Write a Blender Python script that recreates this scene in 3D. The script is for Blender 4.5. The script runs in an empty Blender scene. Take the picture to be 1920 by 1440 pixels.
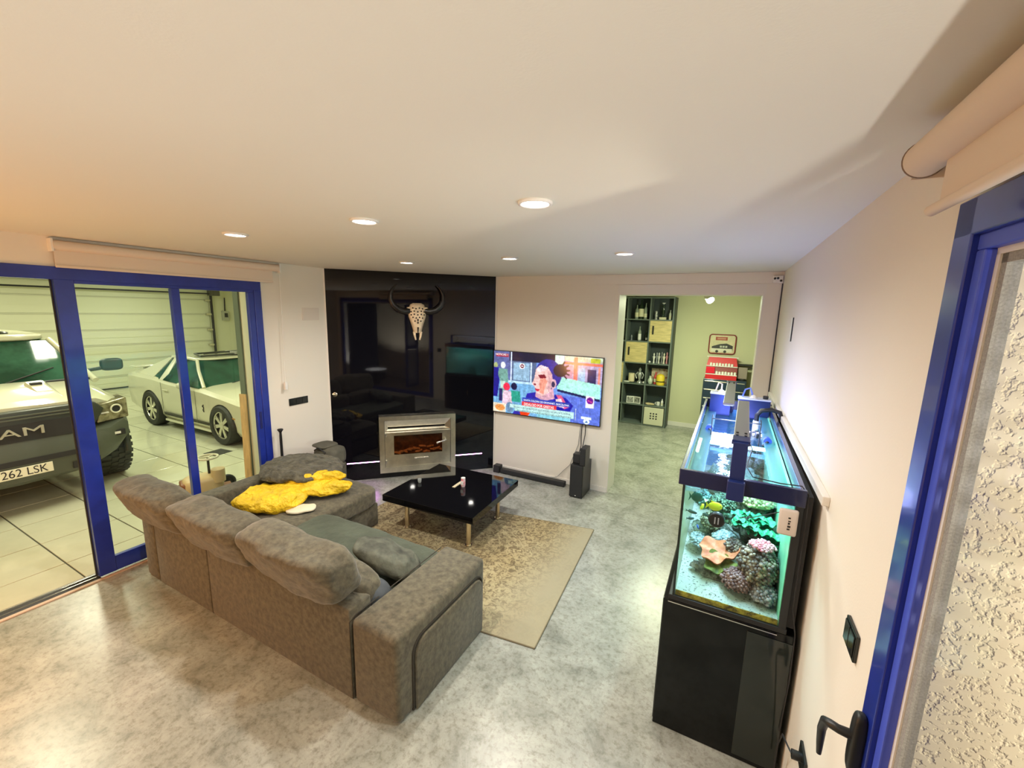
import bpy, bmesh, math, random
import numpy as np
from mathutils import Vector, Matrix, noise
random.seed(7)
PI = math.pi
C = bpy.context.scene.collection
sc = bpy.context.scene

# ------------------------------------------------------------------ camera
H = 2.925
CAM = Vector((0, 0, 2.44))
_y, _p, _r = 0.479276, 0.1718178, 0.0236286
fwd = Vector((-math.sin(_y) * math.cos(_p), math.cos(_y) * math.cos(_p), -math.sin(_p)))
rt = Vector((math.cos(_y), math.sin(_y), 0)); up = rt.cross(fwd)
rt2 = rt * math.cos(_r) + up * math.sin(_r); up2 = up * math.cos(_r) - rt * math.sin(_r)
mw = Matrix((rt2, up2, -fwd)).transposed().to_4x4(); mw.translation = CAM
cd = bpy.data.cameras.new('camera'); cd.sensor_width = 36; cd.lens = 789.5 / 1920 * 36
cd.clip_start = 0.02; cd.clip_end = 100
cam = bpy.data.objects.new('camera', cd); C.objects.link(cam); cam.matrix_world = mw
sc.camera = cam

# ------------------------------------------------------------------ world, lights, exposure
w = bpy.data.worlds.new('world'); sc.world = w; w.use_nodes = True
w.node_tree.nodes['Background'].inputs[0].default_value = (0.10, 0.12, 0.2, 1)
w.node_tree.nodes['Background'].inputs[1].default_value = 0.25
sc.view_settings.view_transform = 'Standard'; sc.view_settings.look = 'None'
sc.view_settings.exposure = 0.25; sc.view_settings.gamma = 1.0
sc.view_settings.use_curve_mapping = False
sc.cycles.max_bounces = 10; sc.cycles.diffuse_bounces = 6; sc.cycles.glossy_bounces = 5
sc.cycles.transmission_bounces = 6; sc.cycles.transparent_max_bounces = 16
sc.cycles.sample_clamp_indirect = 6; sc.cycles.use_denoising = True
sc.cycles.caustics_reflective = False; sc.cycles.caustics_refractive = False

def area(name, loc, tgt, size, power, col, sy=None, spread=PI):
    d = bpy.data.lights.new(name, 'AREA'); d.energy = power; d.color = col; d.size = size
    if sy: d.shape = 'RECTANGLE'; d.size_y = sy
    d.spread = spread
    o = bpy.data.objects.new(name, d); C.objects.link(o); o.location = loc
    o.rotation_euler = (Vector(tgt) - Vector(loc)).to_track_quat('-Z', 'Y').to_euler()
    return o
def spot(name, loc, tgt, power, col, ang, blend=0.6, r=0.05):
    d = bpy.data.lights.new(name, 'SPOT'); d.energy = power; d.color = col; d.spot_size = ang
    d.spot_blend = blend; d.shadow_soft_size = r
    o = bpy.data.objects.new(name, d); C.objects.link(o); o.location = loc
    o.rotation_euler = (Vector(tgt) - Vector(loc)).to_track_quat('-Z', 'Y').to_euler()
    return o
def point(name, loc, power, col, r=0.1):
    d = bpy.data.lights.new(name, 'POINT'); d.energy = power; d.color = col; d.shadow_soft_size = r
    o = bpy.data.objects.new(name, d); C.objects.link(o); o.location = loc
    return o

DL = [(x, y) for y in (1.82, 3.57) for x in (-3.15, -1.91, -0.85)]
for x, y in DL:
    spot('downlight_beam', (x, y, 2.90), (x, y, 0), 78, (1.0, 0.95, 0.86), math.radians(166), 0.8, 0.05)
# the warm lamps of the part of the room behind the camera
point('floor_lamp_glow', (-3.9, -0.6, 1.0), 100, (1.0, 0.42, 0.14), 0.25)
spot('downlight_beam', (-1.9, 0.0, 2.90), (-1.9, 0.0, 0), 46, (1.0, 0.58, 0.28), math.radians(150), 0.8, 0.05)
spot('downlight_beam', (-0.6, -0.6, 2.90), (-0.6, -0.6, 0), 8, (1.0, 0.80, 0.60), math.radians(150), 0.8, 0.05)
# unseen lamp outside the window, set low to throw light on the ceiling
point('unseen_terrace_lamp', (1.50, -1.70, 0.27), 400, (1.0, 0.975, 0.92), 0.06)
spot('stucco_fill_spot', (2.15, 0.42, 1.8), (0.80, 1.46, 1.5), 190, (1.0, 0.92, 0.74), math.radians(84), 0.5, 0.08)  # added spot that only brightens the stucco
# pink light of the LED bars beside the fireplace
for t0_ in (0.39, 1.915):
    lx_, ly_ = -4.774 + t0_ * 0.7071 + 0.02, 3.836 + t0_ * 0.7071 - 0.02
    area('led_bar_glow', (lx_, ly_, 0.262), (lx_ + 1, ly_ - 1, 0.1), 0.42, 0.7, (0.85, 0.30, 1.0), 0.02).rotation_euler.rotate_axis('Z', 0)
# garage strip lights
for gx, gy in ((-6.6, 1.2), (-6.6, 4.2), (-9.8, 2.6), (-13.0, 2.0), (-13.0, 5.6)):
    area('garage_strip_glow', (gx, gy, 3.15), (gx, gy, 0), 1.5, 50, (1.0, 1.0, 0.74), 0.25)
# second room
area('workroom_glow', (-0.7, 7.3, 2.70), (-0.7, 7.3, 0), 0.8, 70, (0.90, 1.0, 0.66))
spot('workroom_spot_beam', (-0.40, 7.46, 2.60), (-0.7, 9.7, 1.2), 60, (0.95, 1.0, 0.72), math.radians(120), 0.6, 0.05)
# aquarium lamps, then the glow off the water
area('tank_lamp_glow', (0.10, 3.0, 1.765), (0.10, 3.0, 0), 0.06, 19, (0.66, 0.83, 1.0), 1.05, 2.5)
area('tank_lamp_glow', (0.02, 3.95, 1.765), (0.02, 3.95, 0), 0.06, 17, (0.40, 0.50, 1.0), 1.0, 2.5)
area('added_water_glow', (0.10, 3.5, 1.515), (0.10, 3.5, 3), 0.34, 10, (0.40, 0.42, 1.0), 2.0)  # added upward light, stands in for light scattered off the water

# ------------------------------------------------------------------ materials
MATS = {}
def M(name, rgb, rough=0.6, metal=0.0, var=0.0, vs=8.0, bump=0.0, bs=40.0, spec=None, rgb2=None,
      alpha=None, coat=0.0, stretch=None, sheen=0.0, ramp=(0.35, 0.65), detail=4.0, emit=None, es=0.0, trans=0.0, bd=None):
    if name in MATS: return MATS[name]
    m = bpy.data.materials.new(name); m.use_nodes = True; nt = m.node_tree; b = nt.nodes['Principled BSDF']
    b.inputs['Base Color'].default_value = (*rgb, 1); b.inputs['Roughness'].default_value = rough
    b.inputs['Metallic'].default_value = metal
    if spec is not None: b.inputs['Specular IOR Level'].default_value = spec
    if coat: b.inputs['Coat Weight'].default_value = coat; b.inputs['Coat Roughness'].default_value = 0.06
    if sheen: b.inputs['Sheen Weight'].default_value = sheen; b.inputs['Sheen Roughness'].default_value = 0.5
    if trans: b.inputs['Transmission Weight'].default_value = trans
    if alpha is not None: b.inputs['Alpha'].default_value = alpha
    if emit: b.inputs['Emission Color'].default_value = (*emit, 1); b.inputs['Emission Strength'].default_value = es
    if var or bump or rgb2:
        tc = nt.nodes.new('ShaderNodeTexCoord'); mp = nt.nodes.new('ShaderNodeMapping')
        nt.links.new(tc.outputs['Object'], mp.inputs[0])
        if stretch: mp.inputs['Scale'].default_value = stretch
        if var or rgb2:
            n = nt.nodes.new('ShaderNodeTexNoise'); n.inputs['Scale'].default_value = vs; n.inputs['Detail'].default_value = detail
            n.inputs['Roughness'].default_value = 0.62
            r = nt.nodes.new('ShaderNodeValToRGB'); nt.links.new(mp.outputs[0], n.inputs['Vector']); nt.links.new(n.outputs['Fac'], r.inputs[0])
            c2 = rgb2 or tuple(min(1, c * (1 + var)) for c in rgb); c1 = rgb if rgb2 else tuple(c * (1 - var) for c in rgb)
            r.color_ramp.elements[0].color = (*c1, 1); r.color_ramp.elements[1].color = (*c2, 1)
            r.color_ramp.elements[0].position = ramp[0]; r.color_ramp.elements[1].position = ramp[1]
            nt.links.new(r.outputs[0], b.inputs['Base Color'])
        if bump:
            n2 = nt.nodes.new('ShaderNodeTexNoise'); n2.inputs['Scale'].default_value = bs; n2.inputs['Detail'].default_value = 3
            bp = nt.nodes.new('ShaderNodeBump'); bp.inputs['Strength'].default_value = bump; bp.inputs['Distance'].default_value = bd or 0.01
            nt.links.new(mp.outputs[0], n2.inputs['Vector']); nt.links.new(n2.outputs['Fac'], bp.inputs['Height'])
            nt.links.new(bp.outputs[0], b.inputs['Normal'])
    MATS[name] = m; return m

def emission(name, rgb, s):
    m = bpy.data.materials.new(name); m.use_nodes = True; nt = m.node_tree; nt.nodes.clear()
    e = nt.nodes.new('ShaderNodeEmission'); e.inputs[0].default_value = (*rgb, 1); e.inputs[1].default_value = s
    o = nt.nodes.new('ShaderNodeOutputMaterial'); nt.links.new(e.outputs[0], o.inputs[0]); return m

def thin_glass(name, tint=(1, 1, 1), gloss=1.0, milk=0.0, milkcol=(1, 1, 1), bump=0.0, bs=12):
    m = bpy.data.materials.new(name); m.use_nodes = True; nt = m.node_tree; nt.nodes.clear()
    t = nt.nodes.new('ShaderNodeBsdfTransparent'); t.inputs[0].default_value = (*tint, 1)
    g = nt.nodes.new('ShaderNodeBsdfGlossy'); g.inputs['Roughness'].default_value = 0.02; g.inputs[0].default_value = (gloss, gloss, gloss, 1)
    f = nt.nodes.new('ShaderNodeFresnel'); ge = nt.nodes.new('ShaderNodeNewGeometry')
    ma = nt.nodes.new('ShaderNodeMath'); ma.operation = 'MULTIPLY_ADD'; ma.inputs[1].default_value = 1 / 1.45 - 1.45; ma.inputs[2].default_value = 1.45   # same pane from both sides
    nt.links.new(ge.outputs['Backfacing'], ma.inputs[0]); nt.links.new(ma.outputs[0], f.inputs[0])
    mx = nt.nodes.new('ShaderNodeMixShader'); nt.links.new(f.outputs[0], mx.inputs[0])
    nt.links.new(t.outputs[0], mx.inputs[1]); nt.links.new(g.outputs[0], mx.inputs[2])
    o = nt.nodes.new('ShaderNodeOutputMaterial'); last = mx
    if milk:
        d = nt.nodes.new('ShaderNodeBsdfTranslucent'); d.inputs[0].default_value = (*milkcol, 1)
        m2 = nt.nodes.new('ShaderNodeMixShader'); m2.inputs[0].default_value = milk
        nt.links.new(mx.outputs[0], m2.inputs[1]); nt.links.new(d.outputs[0], m2.inputs[2]); last = m2
    if bump:
        tc = nt.nodes.new('ShaderNodeTexCoord'); n = nt.nodes.new('ShaderNodeTexNoise'); n.inputs['Scale'].default_value = bs
        bp = nt.nodes.new('ShaderNodeBump'); bp.inputs['Strength'].default_value = bump; bp.inputs['Distance'].default_value = 0.02
        nt.links.new(tc.outputs['Object'], n.inputs['Vector']); nt.links.new(n.outputs['Fac'], bp.inputs['Height'])
        nt.links.new(bp.outputs[0], g.inputs['Normal']); nt.links.new(bp.outputs[0], f.inputs['Normal'])
    nt.links.new(last.outputs[0], o.inputs[0]); return m

wall_m = M('plaster_wall', (0.78, 0.74, 0.66), 0.85, bump=0.12, bs=120, bd=0.003)
ceil_m = M('plaster_ceiling', (0.74, 0.725, 0.65), 0.9, bump=0.1, bs=150, bd=0.003)
green_wall = M('workroom_wall_paint', (0.60, 0.60, 0.40), 0.85)
white_m = M('white_paint', (0.76, 0.73, 0.68), 0.45)
whitepl = M('white_plastic', (0.80, 0.79, 0.76), 0.35)
blue_m = M('blue_lacquered_aluminium', (0.012, 0.03, 0.30), 0.28, spec=0.5, var=0.12, vs=6, coat=0.4)
blue_lt = M('lit_blue_aluminium', (0.06, 0.10, 0.62), 0.4)  # same frame blue, painted brighter where the outside lamp strikes it
black_gloss = M('black_lacquer', (0.004, 0.004, 0.006), 0.035, spec=0.42)
black_table = M('black_table_glass', (0.003, 0.003, 0.004), 0.04, spec=0.5)
black_stand = M('black_cabinet_lacquer', (0.004, 0.005, 0.005), 0.08, spec=0.3)
black_pl = M('black_plastic', (0.012, 0.013, 0.014), 0.38)
black_mt = M('matt_black', (0.02, 0.02, 0.022), 0.7)
dark_cloth = M('speaker_cloth', (0.018, 0.019, 0.021), 0.8, bump=0.3, bs=300, bd=0.002)
steel = M('brushed_steel', (0.74, 0.70, 0.58), 0.30, 1.0, var=0.16, vs=5, bump=0.08, bs=30)
chrome = M('chrome', (0.80, 0.78, 0.72), 0.12, 1.0)
rubber = M('tyre_rubber', (0.022, 0.024, 0.018), 0.65)
glass_m = thin_glass('clear_glass', (0.97, 1.0, 0.98), 0.55)

# ------------------------------------------------------------------ mesh helpers
class MB:
    def __init__(s): s.v = []; s.f = []
    def add(s, v, f):
        b = len(s.v); s.v += [tuple(p) for p in v]; s.f += [tuple(b + i for i in q) for q in f]; return s
    def box(s, a, b):
        x0, y0, z0 = [min(a[i], b[i]) for i in range(3)]; x1, y1, z1 = [max(a[i], b[i]) for i in range(3)]
        return s.add([(x0, y0, z0), (x1, y0, z0), (x1, y1, z0), (x0, y1, z0), (x0, y0, z1), (x1, y0, z1), (x1, y1, z1), (x0, y1, z1)],
                     [(3, 2, 1, 0), (4, 5, 6, 7), (0, 1, 5, 4), (1, 2, 6, 5), (2, 3, 7, 6), (3, 0, 4, 7)])
    def cbox(s, c, d, rz=0.0):
        hx, hy, hz = d[0] / 2, d[1] / 2, d[2] / 2; v = []
        for z in (-hz, hz):
            for x, y in ((-hx, -hy), (hx, -hy), (hx, hy), (-hx, hy)):
                v.append((c[0] + x * math.cos(rz) - y * math.sin(rz), c[1] + x * math.sin(rz) + y * math.cos(rz), c[2] + z))
        return s.add(v, [(3, 2, 1, 0), (4, 5, 6, 7), (0, 1, 5, 4), (1, 2, 6, 5), (2, 3, 7, 6), (3, 0, 4, 7)])
    def hexa(s, bot, top):
        return s.add(list(bot) + list(top), [(3, 2, 1, 0), (4, 5, 6, 7), (0, 1, 5, 4), (1, 2, 6, 5), (2, 3, 7, 6), (3, 0, 4, 7)])
    def prism(s, poly, vec):
        n = len(poly); vec = Vector(vec); v = [Vector(p) for p in poly]; v += [p + vec for p in v]
        return s.add(v, [tuple(range(n - 1, -1, -1)), tuple(range(n, 2 * n))] + [(i, (i + 1) % n, n + (i + 1) % n, n + i) for i in range(n)])
    def tube(s, pts, rad, seg=10, cap=True):
        pts = [Vector(p) for p in pts]; n = len(pts); rs = rad if isinstance(rad, (list, tuple)) else [rad] * n
        v = []; pn = None
        for i, p in enumerate(pts):
            t = (pts[min(i + 1, n - 1)] - pts[max(i - 1, 0)]).normalized()
            if pn is None:
                a = Vector((0, 0, 1)) if abs(t.z) < 0.9 else Vector((1, 0, 0)); pn = t.cross(a).normalized()
            else:
                pn = (pn - t * pn.dot(t)).normalized()
            bn = t.cross(pn)
            for k in range(seg):
                a = 2 * PI * k / seg; v.append(p + (pn * math.cos(a) + bn * math.sin(a)) * rs[i])
        f = []
        for i in range(n - 1):
            for k in range(seg):
                a = i * seg + k; b = i * seg + (k + 1) % seg; f.append((a, b, b + seg, a + seg))
        if cap: f += [tuple(range(seg - 1, -1, -1)), tuple(range((n - 1) * seg, n * seg))]
        return s.add(v, f)
    def cyl(s, a, b, r, seg=20, r2=None): return s.tube([a, b], [r, r if r2 is None else r2], seg)
    def lathe(s, prof, c=(0, 0, 0), seg=20, axis='z', cap=True):
        v = []; n = len(prof)
        for r, h in prof:
            for k in range(seg):
                a = 2 * PI * k / seg; x, y = r * math.cos(a), r * math.sin(a)
                p = (x, y, h) if axis == 'z' else ((x, h, y) if axis == 'y' else (h, x, y))
                v.append((c[0] + p[0], c[1] + p[1], c[2] + p[2]))
        f = [(i * seg + k, i * seg + (k + 1) % seg, (i + 1) * seg + (k + 1) % seg, (i + 1) * seg + k) for i in range(n - 1) for k in range(seg)]
        if cap: f += [tuple(range(seg - 1, -1, -1)), tuple(range((n - 1) * seg, n * seg))]
        return s.add(v, f)
    def torus(s, c, R, r, axis='z', seg=24, sg=8, arc=2 * PI, a0=0):
        v = []; f = []; full = abs(arc - 2 * PI) < 1e-6; N = seg if full else seg + 1
        for i in range(N):
            a = a0 + arc * i / seg
            for k in range(sg):
                b = 2 * PI * k / sg; q = R + r * math.cos(b); x, y, z = q * math.cos(a), q * math.sin(a), r * math.sin(b)
                p = (x, y, z) if axis == 'z' else ((x, z, y) if axis == 'y' else (z, x, y))
                v.append((c[0] + p[0], c[1] + p[1], c[2] + p[2]))
        for i in range(seg):
            for k in range(sg):
                f.append((i * sg + k, i * sg + (k + 1) % sg, ((i + 1) % N) * sg + (k + 1) % sg, ((i + 1) % N) * sg + k))
        return s.add(v, f)
    def ball(s, c, r, seg=12, rings=8, sx=1, sy=1, sz=1):
        prof = [(max(1e-4, math.sin(PI * i / rings)) * r, -math.cos(PI * i / rings) * r) for i in range(rings + 1)]
        t = MB().lathe(prof, (0, 0, 0), seg)
        return s.add([(c[0] + x * sx, c[1] + y * sy, c[2] + z * sz) for x, y, z in t.v], t.f)
    def soft(s, c, d, n=10, k=5.0, wr=0.0, ws=6.0, fn=None, seed=0):
        """superellipsoid cushion: grid cube mapped to a p-norm ball"""
        bm = bmesh.new(); bmesh.ops.create_cube(bm, size=2); bmesh.ops.subdivide_edges(bm, edges=bm.edges[:], cuts=n, use_grid_fill=True)
        base = len(s.v)
        for q in bm.verts:
            p = q.co; m = (abs(p.x) ** k + abs(p.y) ** k + abs(p.z) ** k) ** (1 / k); p = p / m
            p = Vector((p.x * d[0] / 2, p.y * d[1] / 2, p.z * d[2] / 2))
            if wr:
                nv = noise.noise_vector((p + Vector((seed, seed * 2, 0))) * ws); p += nv * wr + noise.noise_vector((p + Vector((seed, 3, seed))) * ws * 2.9) * wr * 0.38
            if fn: p = fn(p)
            s.v.append((p.x + c[0], p.y + c[1], p.z + c[2]))
        bm.verts.index_update()
        for q in bm.faces: s.f.append(tuple(base + x.index for x in q.verts))
        bm.free(); return s
    def bevel(s, w, seg=2, ang=35):
        bm = s.bm(); bmesh.ops.remove_doubles(bm, verts=bm.verts, dist=1e-5); bm.normal_update()
        ed = [e for e in bm.edges if len(e.link_faces) == 2 and e.calc_face_angle(0) > math.radians(ang)]
        bmesh.ops.bevel(bm, geom=ed, offset=w, segments=seg, profile=0.5, affect='EDGES', clamp_overlap=True)
        bm.verts.index_update(); s.v = [tuple(q.co) for q in bm.verts]; s.f = [tuple(x.index for x in q.verts) for q in bm.faces]
        bm.free(); return s
    def bm(s):
        bm = bmesh.new(); vs = [bm.verts.new(p) for p in s.v]
        for f in s.f:
            try: bm.faces.new([vs[i] for i in f])
            except ValueError: pass
        return bm
    def rot(s, ang, axis, c=(0, 0, 0)):
        R = Matrix.Rotation(ang, 3, axis); c = Vector(c); s.v = [tuple(R @ (Vector(p) - c) + c) for p in s.v]; return s
    def mesh(s, name, mat, smooth=None):
        me = bpy.data.meshes.new(name); me.from_pydata([tuple(float(c) for c in p) for p in s.v], [], [tuple(int(i) for i in q) for q in s.f]); me.update(); me.materials.append(mat)
        bm = bmesh.new(); bm.from_mesh(me); bmesh.ops.recalc_face_normals(bm, faces=bm.faces); bm.to_mesh(me); bm.free()
        if smooth: me.shade_smooth(); me.set_sharp_from_angle(angle=math.radians(smooth if smooth > 1 else 60))
        return me
    def build(s, name, mat, parent=None, smooth=None, loc=None, rz=0):
        o = bpy.data.objects.new(name, s.mesh(name, mat, smooth)); C.objects.link(o)
        if parent: o.parent = parent
        if loc: o.location = loc
        if rz: o.rotation_euler.z = rz
        return o
def thing(name, label, cat, loc=(0, 0, 0), rz=0, group=None):
    o = bpy.data.objects.new(name, None); C.objects.link(o); o.location = loc; o.rotation_euler = (0, 0, rz)
    o.empty_display_size = 0.1; o['label'] = label; o['category'] = cat
    if group: o['group'] = group
    return o
def tag(o, label, cat, group=None):
    o['label'] = label; o['category'] = cat
    if group: o['group'] = group
    return o
def struct(o, label=None):
    o['kind'] = 'structure'
    if label: o['label'] = label
    return o
def B(a, b, bev=0, seg=2):
    m = MB().box(a, b)
    if bev: m.bevel(bev, seg)
    return m
def text(name, body, size, mat, parent, loc, rot, ext=0.001, align='CENTER', sx=1.0):
    cu = bpy.data.curves.new(name, 'FONT'); cu.body = body; cu.size = size; cu.extrude = ext; cu.align_x = align; cu.align_y = 'CENTER'
    to = bpy.data.objects.new(name, cu); C.objects.link(to)
    dg = bpy.context.evaluated_depsgraph_get(); me = bpy.data.meshes.new_from_object(to.evaluated_get(dg))
    bpy.data.objects.remove(to); bpy.data.curves.remove(cu)
    me.materials.clear(); me.materials.append(mat)
    o = bpy.data.objects.new(name, me); C.objects.link(o); o.parent = parent; o.location = loc; o.rotation_euler = rot; o.scale = (sx, 1, 1)
    return o
def copy_tree(o, parent=None):
    c = o.copy(); C.objects.link(c)
    if parent: c.parent = parent
    for ch in list(o.children): copy_tree(ch, c)
    return c

# ------------------------------------------------------------------ room shell
def floor_mat():
    m = bpy.data.materials.new('concrete_look_floor'); m.use_nodes = True; nt = m.node_tree; b = nt.nodes['Principled BSDF']
    tc = nt.nodes.new('ShaderNodeTexCoord')
    n1 = nt.nodes.new('ShaderNodeTexNoise'); n1.inputs['Scale'].default_value = 3.4; n1.inputs['Detail'].default_value = 12; n1.inputs['Roughness'].default_value = 0.72; n1.inputs['Distortion'].default_value = 0.6
    r1 = nt.nodes.new('ShaderNodeValToRGB'); e = r1.color_ramp.elements
    e[0].position = 0.30; e[0].color = (0.17, 0.178, 0.155, 1); e[1].position = 0.66; e[1].color = (0.40, 0.41, 0.37, 1)
    x = e.new(0.46); x.color = (0.29, 0.30, 0.265, 1)
    n2 = nt.nodes.new('ShaderNodeTexNoise'); n2.inputs['Scale'].default_value = 26; n2.inputs['Detail'].default_value = 8; n2.inputs['Roughness'].default_value = 0.75
    r2 = nt.nodes.new('ShaderNodeValToRGB'); r2.color_ramp.elements[0].color = (0.70, 0.68, 0.64, 1); r2.color_ramp.elements[1].color = (1.08, 1.08, 1.08, 1)
    r2.color_ramp.elements[0].position = 0.36; r2.color_ramp.elements[1].position = 0.52
    mx = nt.nodes.new('ShaderNodeMix'); mx.data_type = 'RGBA'; mx.blend_type = 'MULTIPLY'; mx.inputs[0].default_value = 1
    for n in (n1, n2): nt.links.new(tc.outputs['Object'], n.inputs['Vector'])
    nt.links.new(n1.outputs['Fac'], r1.inputs[0]); nt.links.new(n2.outputs['Fac'], r2.inputs[0])
    nt.links.new(r1.outputs[0], mx.inputs[6]); nt.links.new(r2.outputs[0], mx.inputs[7]); nt.links.new(mx.outputs[2], b.inputs['Base Color'])
    b.inputs['Roughness'].default_value = 0.26
    bp = nt.nodes.new('ShaderNodeBump'); bp.inputs['Strength'].default_value = 0.12; bp.inputs['Distance'].default_value = 0.004
    nt.links.new(n2.outputs['Fac'], bp.inputs['Height']); nt.links.new(bp.outputs[0], b.inputs['Normal'])
    return m
fm = floor_mat()
struct(B((-4.93, -2.4, -0.15), (0.65, 5.478, 0)).build('floor', fm))
struct(B((-3.4, 5.486, -0.15), (2.0, 9.95, 0)).build('floor', fm))
struct(B((-4.93, -2.4, H), (0.65, 5.60, H + 0.12)).build('ceiling', ceil_m))
struct(B((-3.4, 5.85, 2.90), (2.0, 9.95, 3.02)).build('ceiling', M('workroom_ceiling', (0.7, 0.7, 0.55), 0.9)))
struct(B((-4.93, -2.4, 0), (0.65, -2.25, H)).build('wall_front', wall_m))
LX = -4.774
wl = MB().box((LX - 0.16, 2.97, 0), (LX, 3.95, H)).box((LX - 0.16, -0.9, 2.70), (LX, 2.97, H)).box((LX - 0.16, -2.4, 0), (LX, -0.9, H))
struct(wl.build('wall_left', wall_m))
# back wall with the opening to the second room
YB = 5.482
wb = MB().box((-3.30, YB, 0), (-1.337, YB + 0.36, H)).box((-1.337, YB, 2.685), (0.25, YB + 0.36, H)).box((0.25, YB, 0), (2.0, YB + 0.36, H))
struct(wb.build('wall_back', wall_m))
def wx(y): return 0.42 + (YB - y) * 0.0125
# right wall with window opening widened to pass the ceiling light, y<1.46, z 0.06..2.72
def rw(y0, y1, z0, z1, t=0.26):
    return ([(wx(y0), y0, z0), (wx(y0) + t, y0, z0), (wx(y1) + t, y1, z0), (wx(y1), y1, z0)], [(wx(y0), y0, z1), (wx(y0) + t, y0, z1), (wx(y1) + t, y1, z1), (wx(y1), y1, z1)])
wr = MB().hexa(*rw(1.46, YB, 0, H)).hexa(*rw(-2.1, 1.46, 2.722, H)).hexa(*rw(-2.4, -2.1, 0, H)).hexa(*rw(-2.1, 1.46, 0, 0.06))
struct(wr.build('wall_right', wall_m))
# diagonal black fireplace wall
DO = (-4.774, 3.836); DL_ = 2.308
def diag(name, label, cat, group=None): return thing(name, label, cat, (DO[0], DO[1], 0), PI / 4, group)
dw = B((0, 0.0, 0), (DL_, 0.12, H)).build('wall_corner', black_gloss); dw.location = (DO[0], DO[1], 0); dw.rotation_euler.z = PI / 4; struct(dw)
for t0 in (-0.012, DL_ - 0.004):
    o = B((t0, -0.012, 0), (t0 + 0.016, 0.004, H)).build('trim_1', white_m); o.location = (DO[0], DO[1], 0); o.rotation_euler.z = PI / 4; struct(o)
# header trim with pocket-door casing and baseboards
struct(MB().box((-1.80, YB - 0.012, 2.80), (0.42, YB, H - 0.002)).build('trim_2', wall_m))
struct(MB().box((-1.355, YB - 0.008, 2.68), (0.27, YB, 2.797)).build('trim_3', white_m))
struct(MB().box((-1.35, YB - 0.002, 0), (-1.333, YB + 0.37, 2.69)).build('trim_4', white_m))
struct(MB().box((0.243, YB - 0.004, 0), (0.262, YB + 0.37, 2.69)).build('trim_5', white_m))
struct(MB().box((-1.337, YB - 0.002, 2.676), (0.25, YB + 0.37, 2.690)).build('trim_6', white_m))
struct(MB().box((0.408, YB - 0.008, 0), (0.418, YB, 2.80)).build('trim_7', black_mt))
struct(MB().box((-3.14, YB - 0.014, 0), (-1.35, YB, 0.07)).build('baseboard_back', white_m))
struct(MB().box((0.25, YB - 0.014, 0), (0.41, YB, 0.07)).build('baseboard_right', white_m))
struct(MB().box((LX, 2.98, 0), (LX + 0.014, 3.80, 0.07)).build('baseboard_left', white_m))
struct(MB().box((-3.4, 5.478, -0.02), (0.6, 5.486, -0.004)).build('trim_8', black_mt))
# second room shell
struct(B((-3.4, 9.80, 0), (2.0, 9.95, 2.95)).build('wall_far', green_wall))
struct(B((-3.4, 5.84, 0), (-3.25, 9.95, 2.95)).build('wall_far_left', green_wall))
struct(B((0.60, 5.84, 0), (0.75, 9.95, 2.95)).build('wall_far_right', green_wall))
struct(B((-3.25, 9.785, 0), (0.6, 9.80, 0.09)).build('baseboard_far', white_m))

# ------------------------------------------------------------------ left sliding window
win = struct(bpy.data.objects.new('window_1', None)); C.objects.link(win); win.location = (LX, 1.35, 0)
win['label'] = 'blue framed sliding glass door between the living room and the garage'
def wp(a, b, name, mat, par=win, bev=0.004):
    a = (a[0] - LX, a[1] - 1.35, a[2]); b = (b[0] - LX, b[1] - 1.35, b[2])
    return B(a, b, bev).build(name, mat, par)
wp((LX - 0.11, -0.9, 2.60), (LX + 0.012, 2.98, 2.70), 'head_frame', blue_m)
wp((LX - 0.11, 2.90, 0.0), (LX + 0.012, 2.98, 2.60), 'side_jamb', blue_m)
leaf = wp((LX - 0.045, 1.330, 0.025), (LX + 0.008, 1.448, 2.605), 'meeting_stile', blue_m)
wp((LX - 0.040, 1.448, 2.575), (LX + 0.004, 2.90, 2.605), 'top_rail', blue_m)
wp((LX - 0.040, 1.448, 0.025), (LX + 0.004, 2.90, 0.165), 'bottom_rail', blue_m)
wp((LX - 0.040, 2.832, 0.165), (LX + 0.004, 2.90, 2.575), 'lock_stile', blue_m)
wp((LX - 0.045, 2.113, 0.165), (LX + 0.006, 2.185, 2.575), 'mullion', blue_m)
wp((LX - 0.062, 1.322, 0.025), (LX - 0.045, 1.356, 2.6), 'rubber_seal', black_mt, bev=0)
wp((LX - 0.020, 1.44, 0.16), (LX - 0.014, 2.118, 2.58), 'glass_pane', glass_m, bev=0)
wp((LX - 0.020, 2.18, 0.16), (LX - 0.014, 2.84, 2.58), 'glass_pane', glass_m, bev=0)
wp((LX - 0.048, 1.425, 0.95), (LX - 0.0, 1.455, 1.12), 'recessed_pull', black_pl, leaf)
wp((LX + 0.004, 2.855, 1.02), (LX + 0.014, 2.88, 1.22), 'latch', M('dark_blue_latch', (0.01, 0.015, 0.12), 0.4))
wp((LX - 0.12, -0.9, -0.01), (LX - 0.0, 1.34, 0.012), 'floor_track', M('dark_track', (0.02, 0.02, 0.02), 0.4))
wp((LX - 0.085, -0.9, 0.012), (LX - 0.075, 1.34, 0.024), 'track_rib', chrome, bev=0)
wp((LX - 0.035, -0.9, 0.012), (LX - 0.025, 1.34, 0.024), 'track_rib', chrome, bev=0)
wp((LX - 0.0, -0.9, 0.0), (LX + 0.035, 2.90, 0.012), 'threshold_strip', M('threshold_wood', (0.55, 0.42, 0.33), 0.5))

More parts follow.
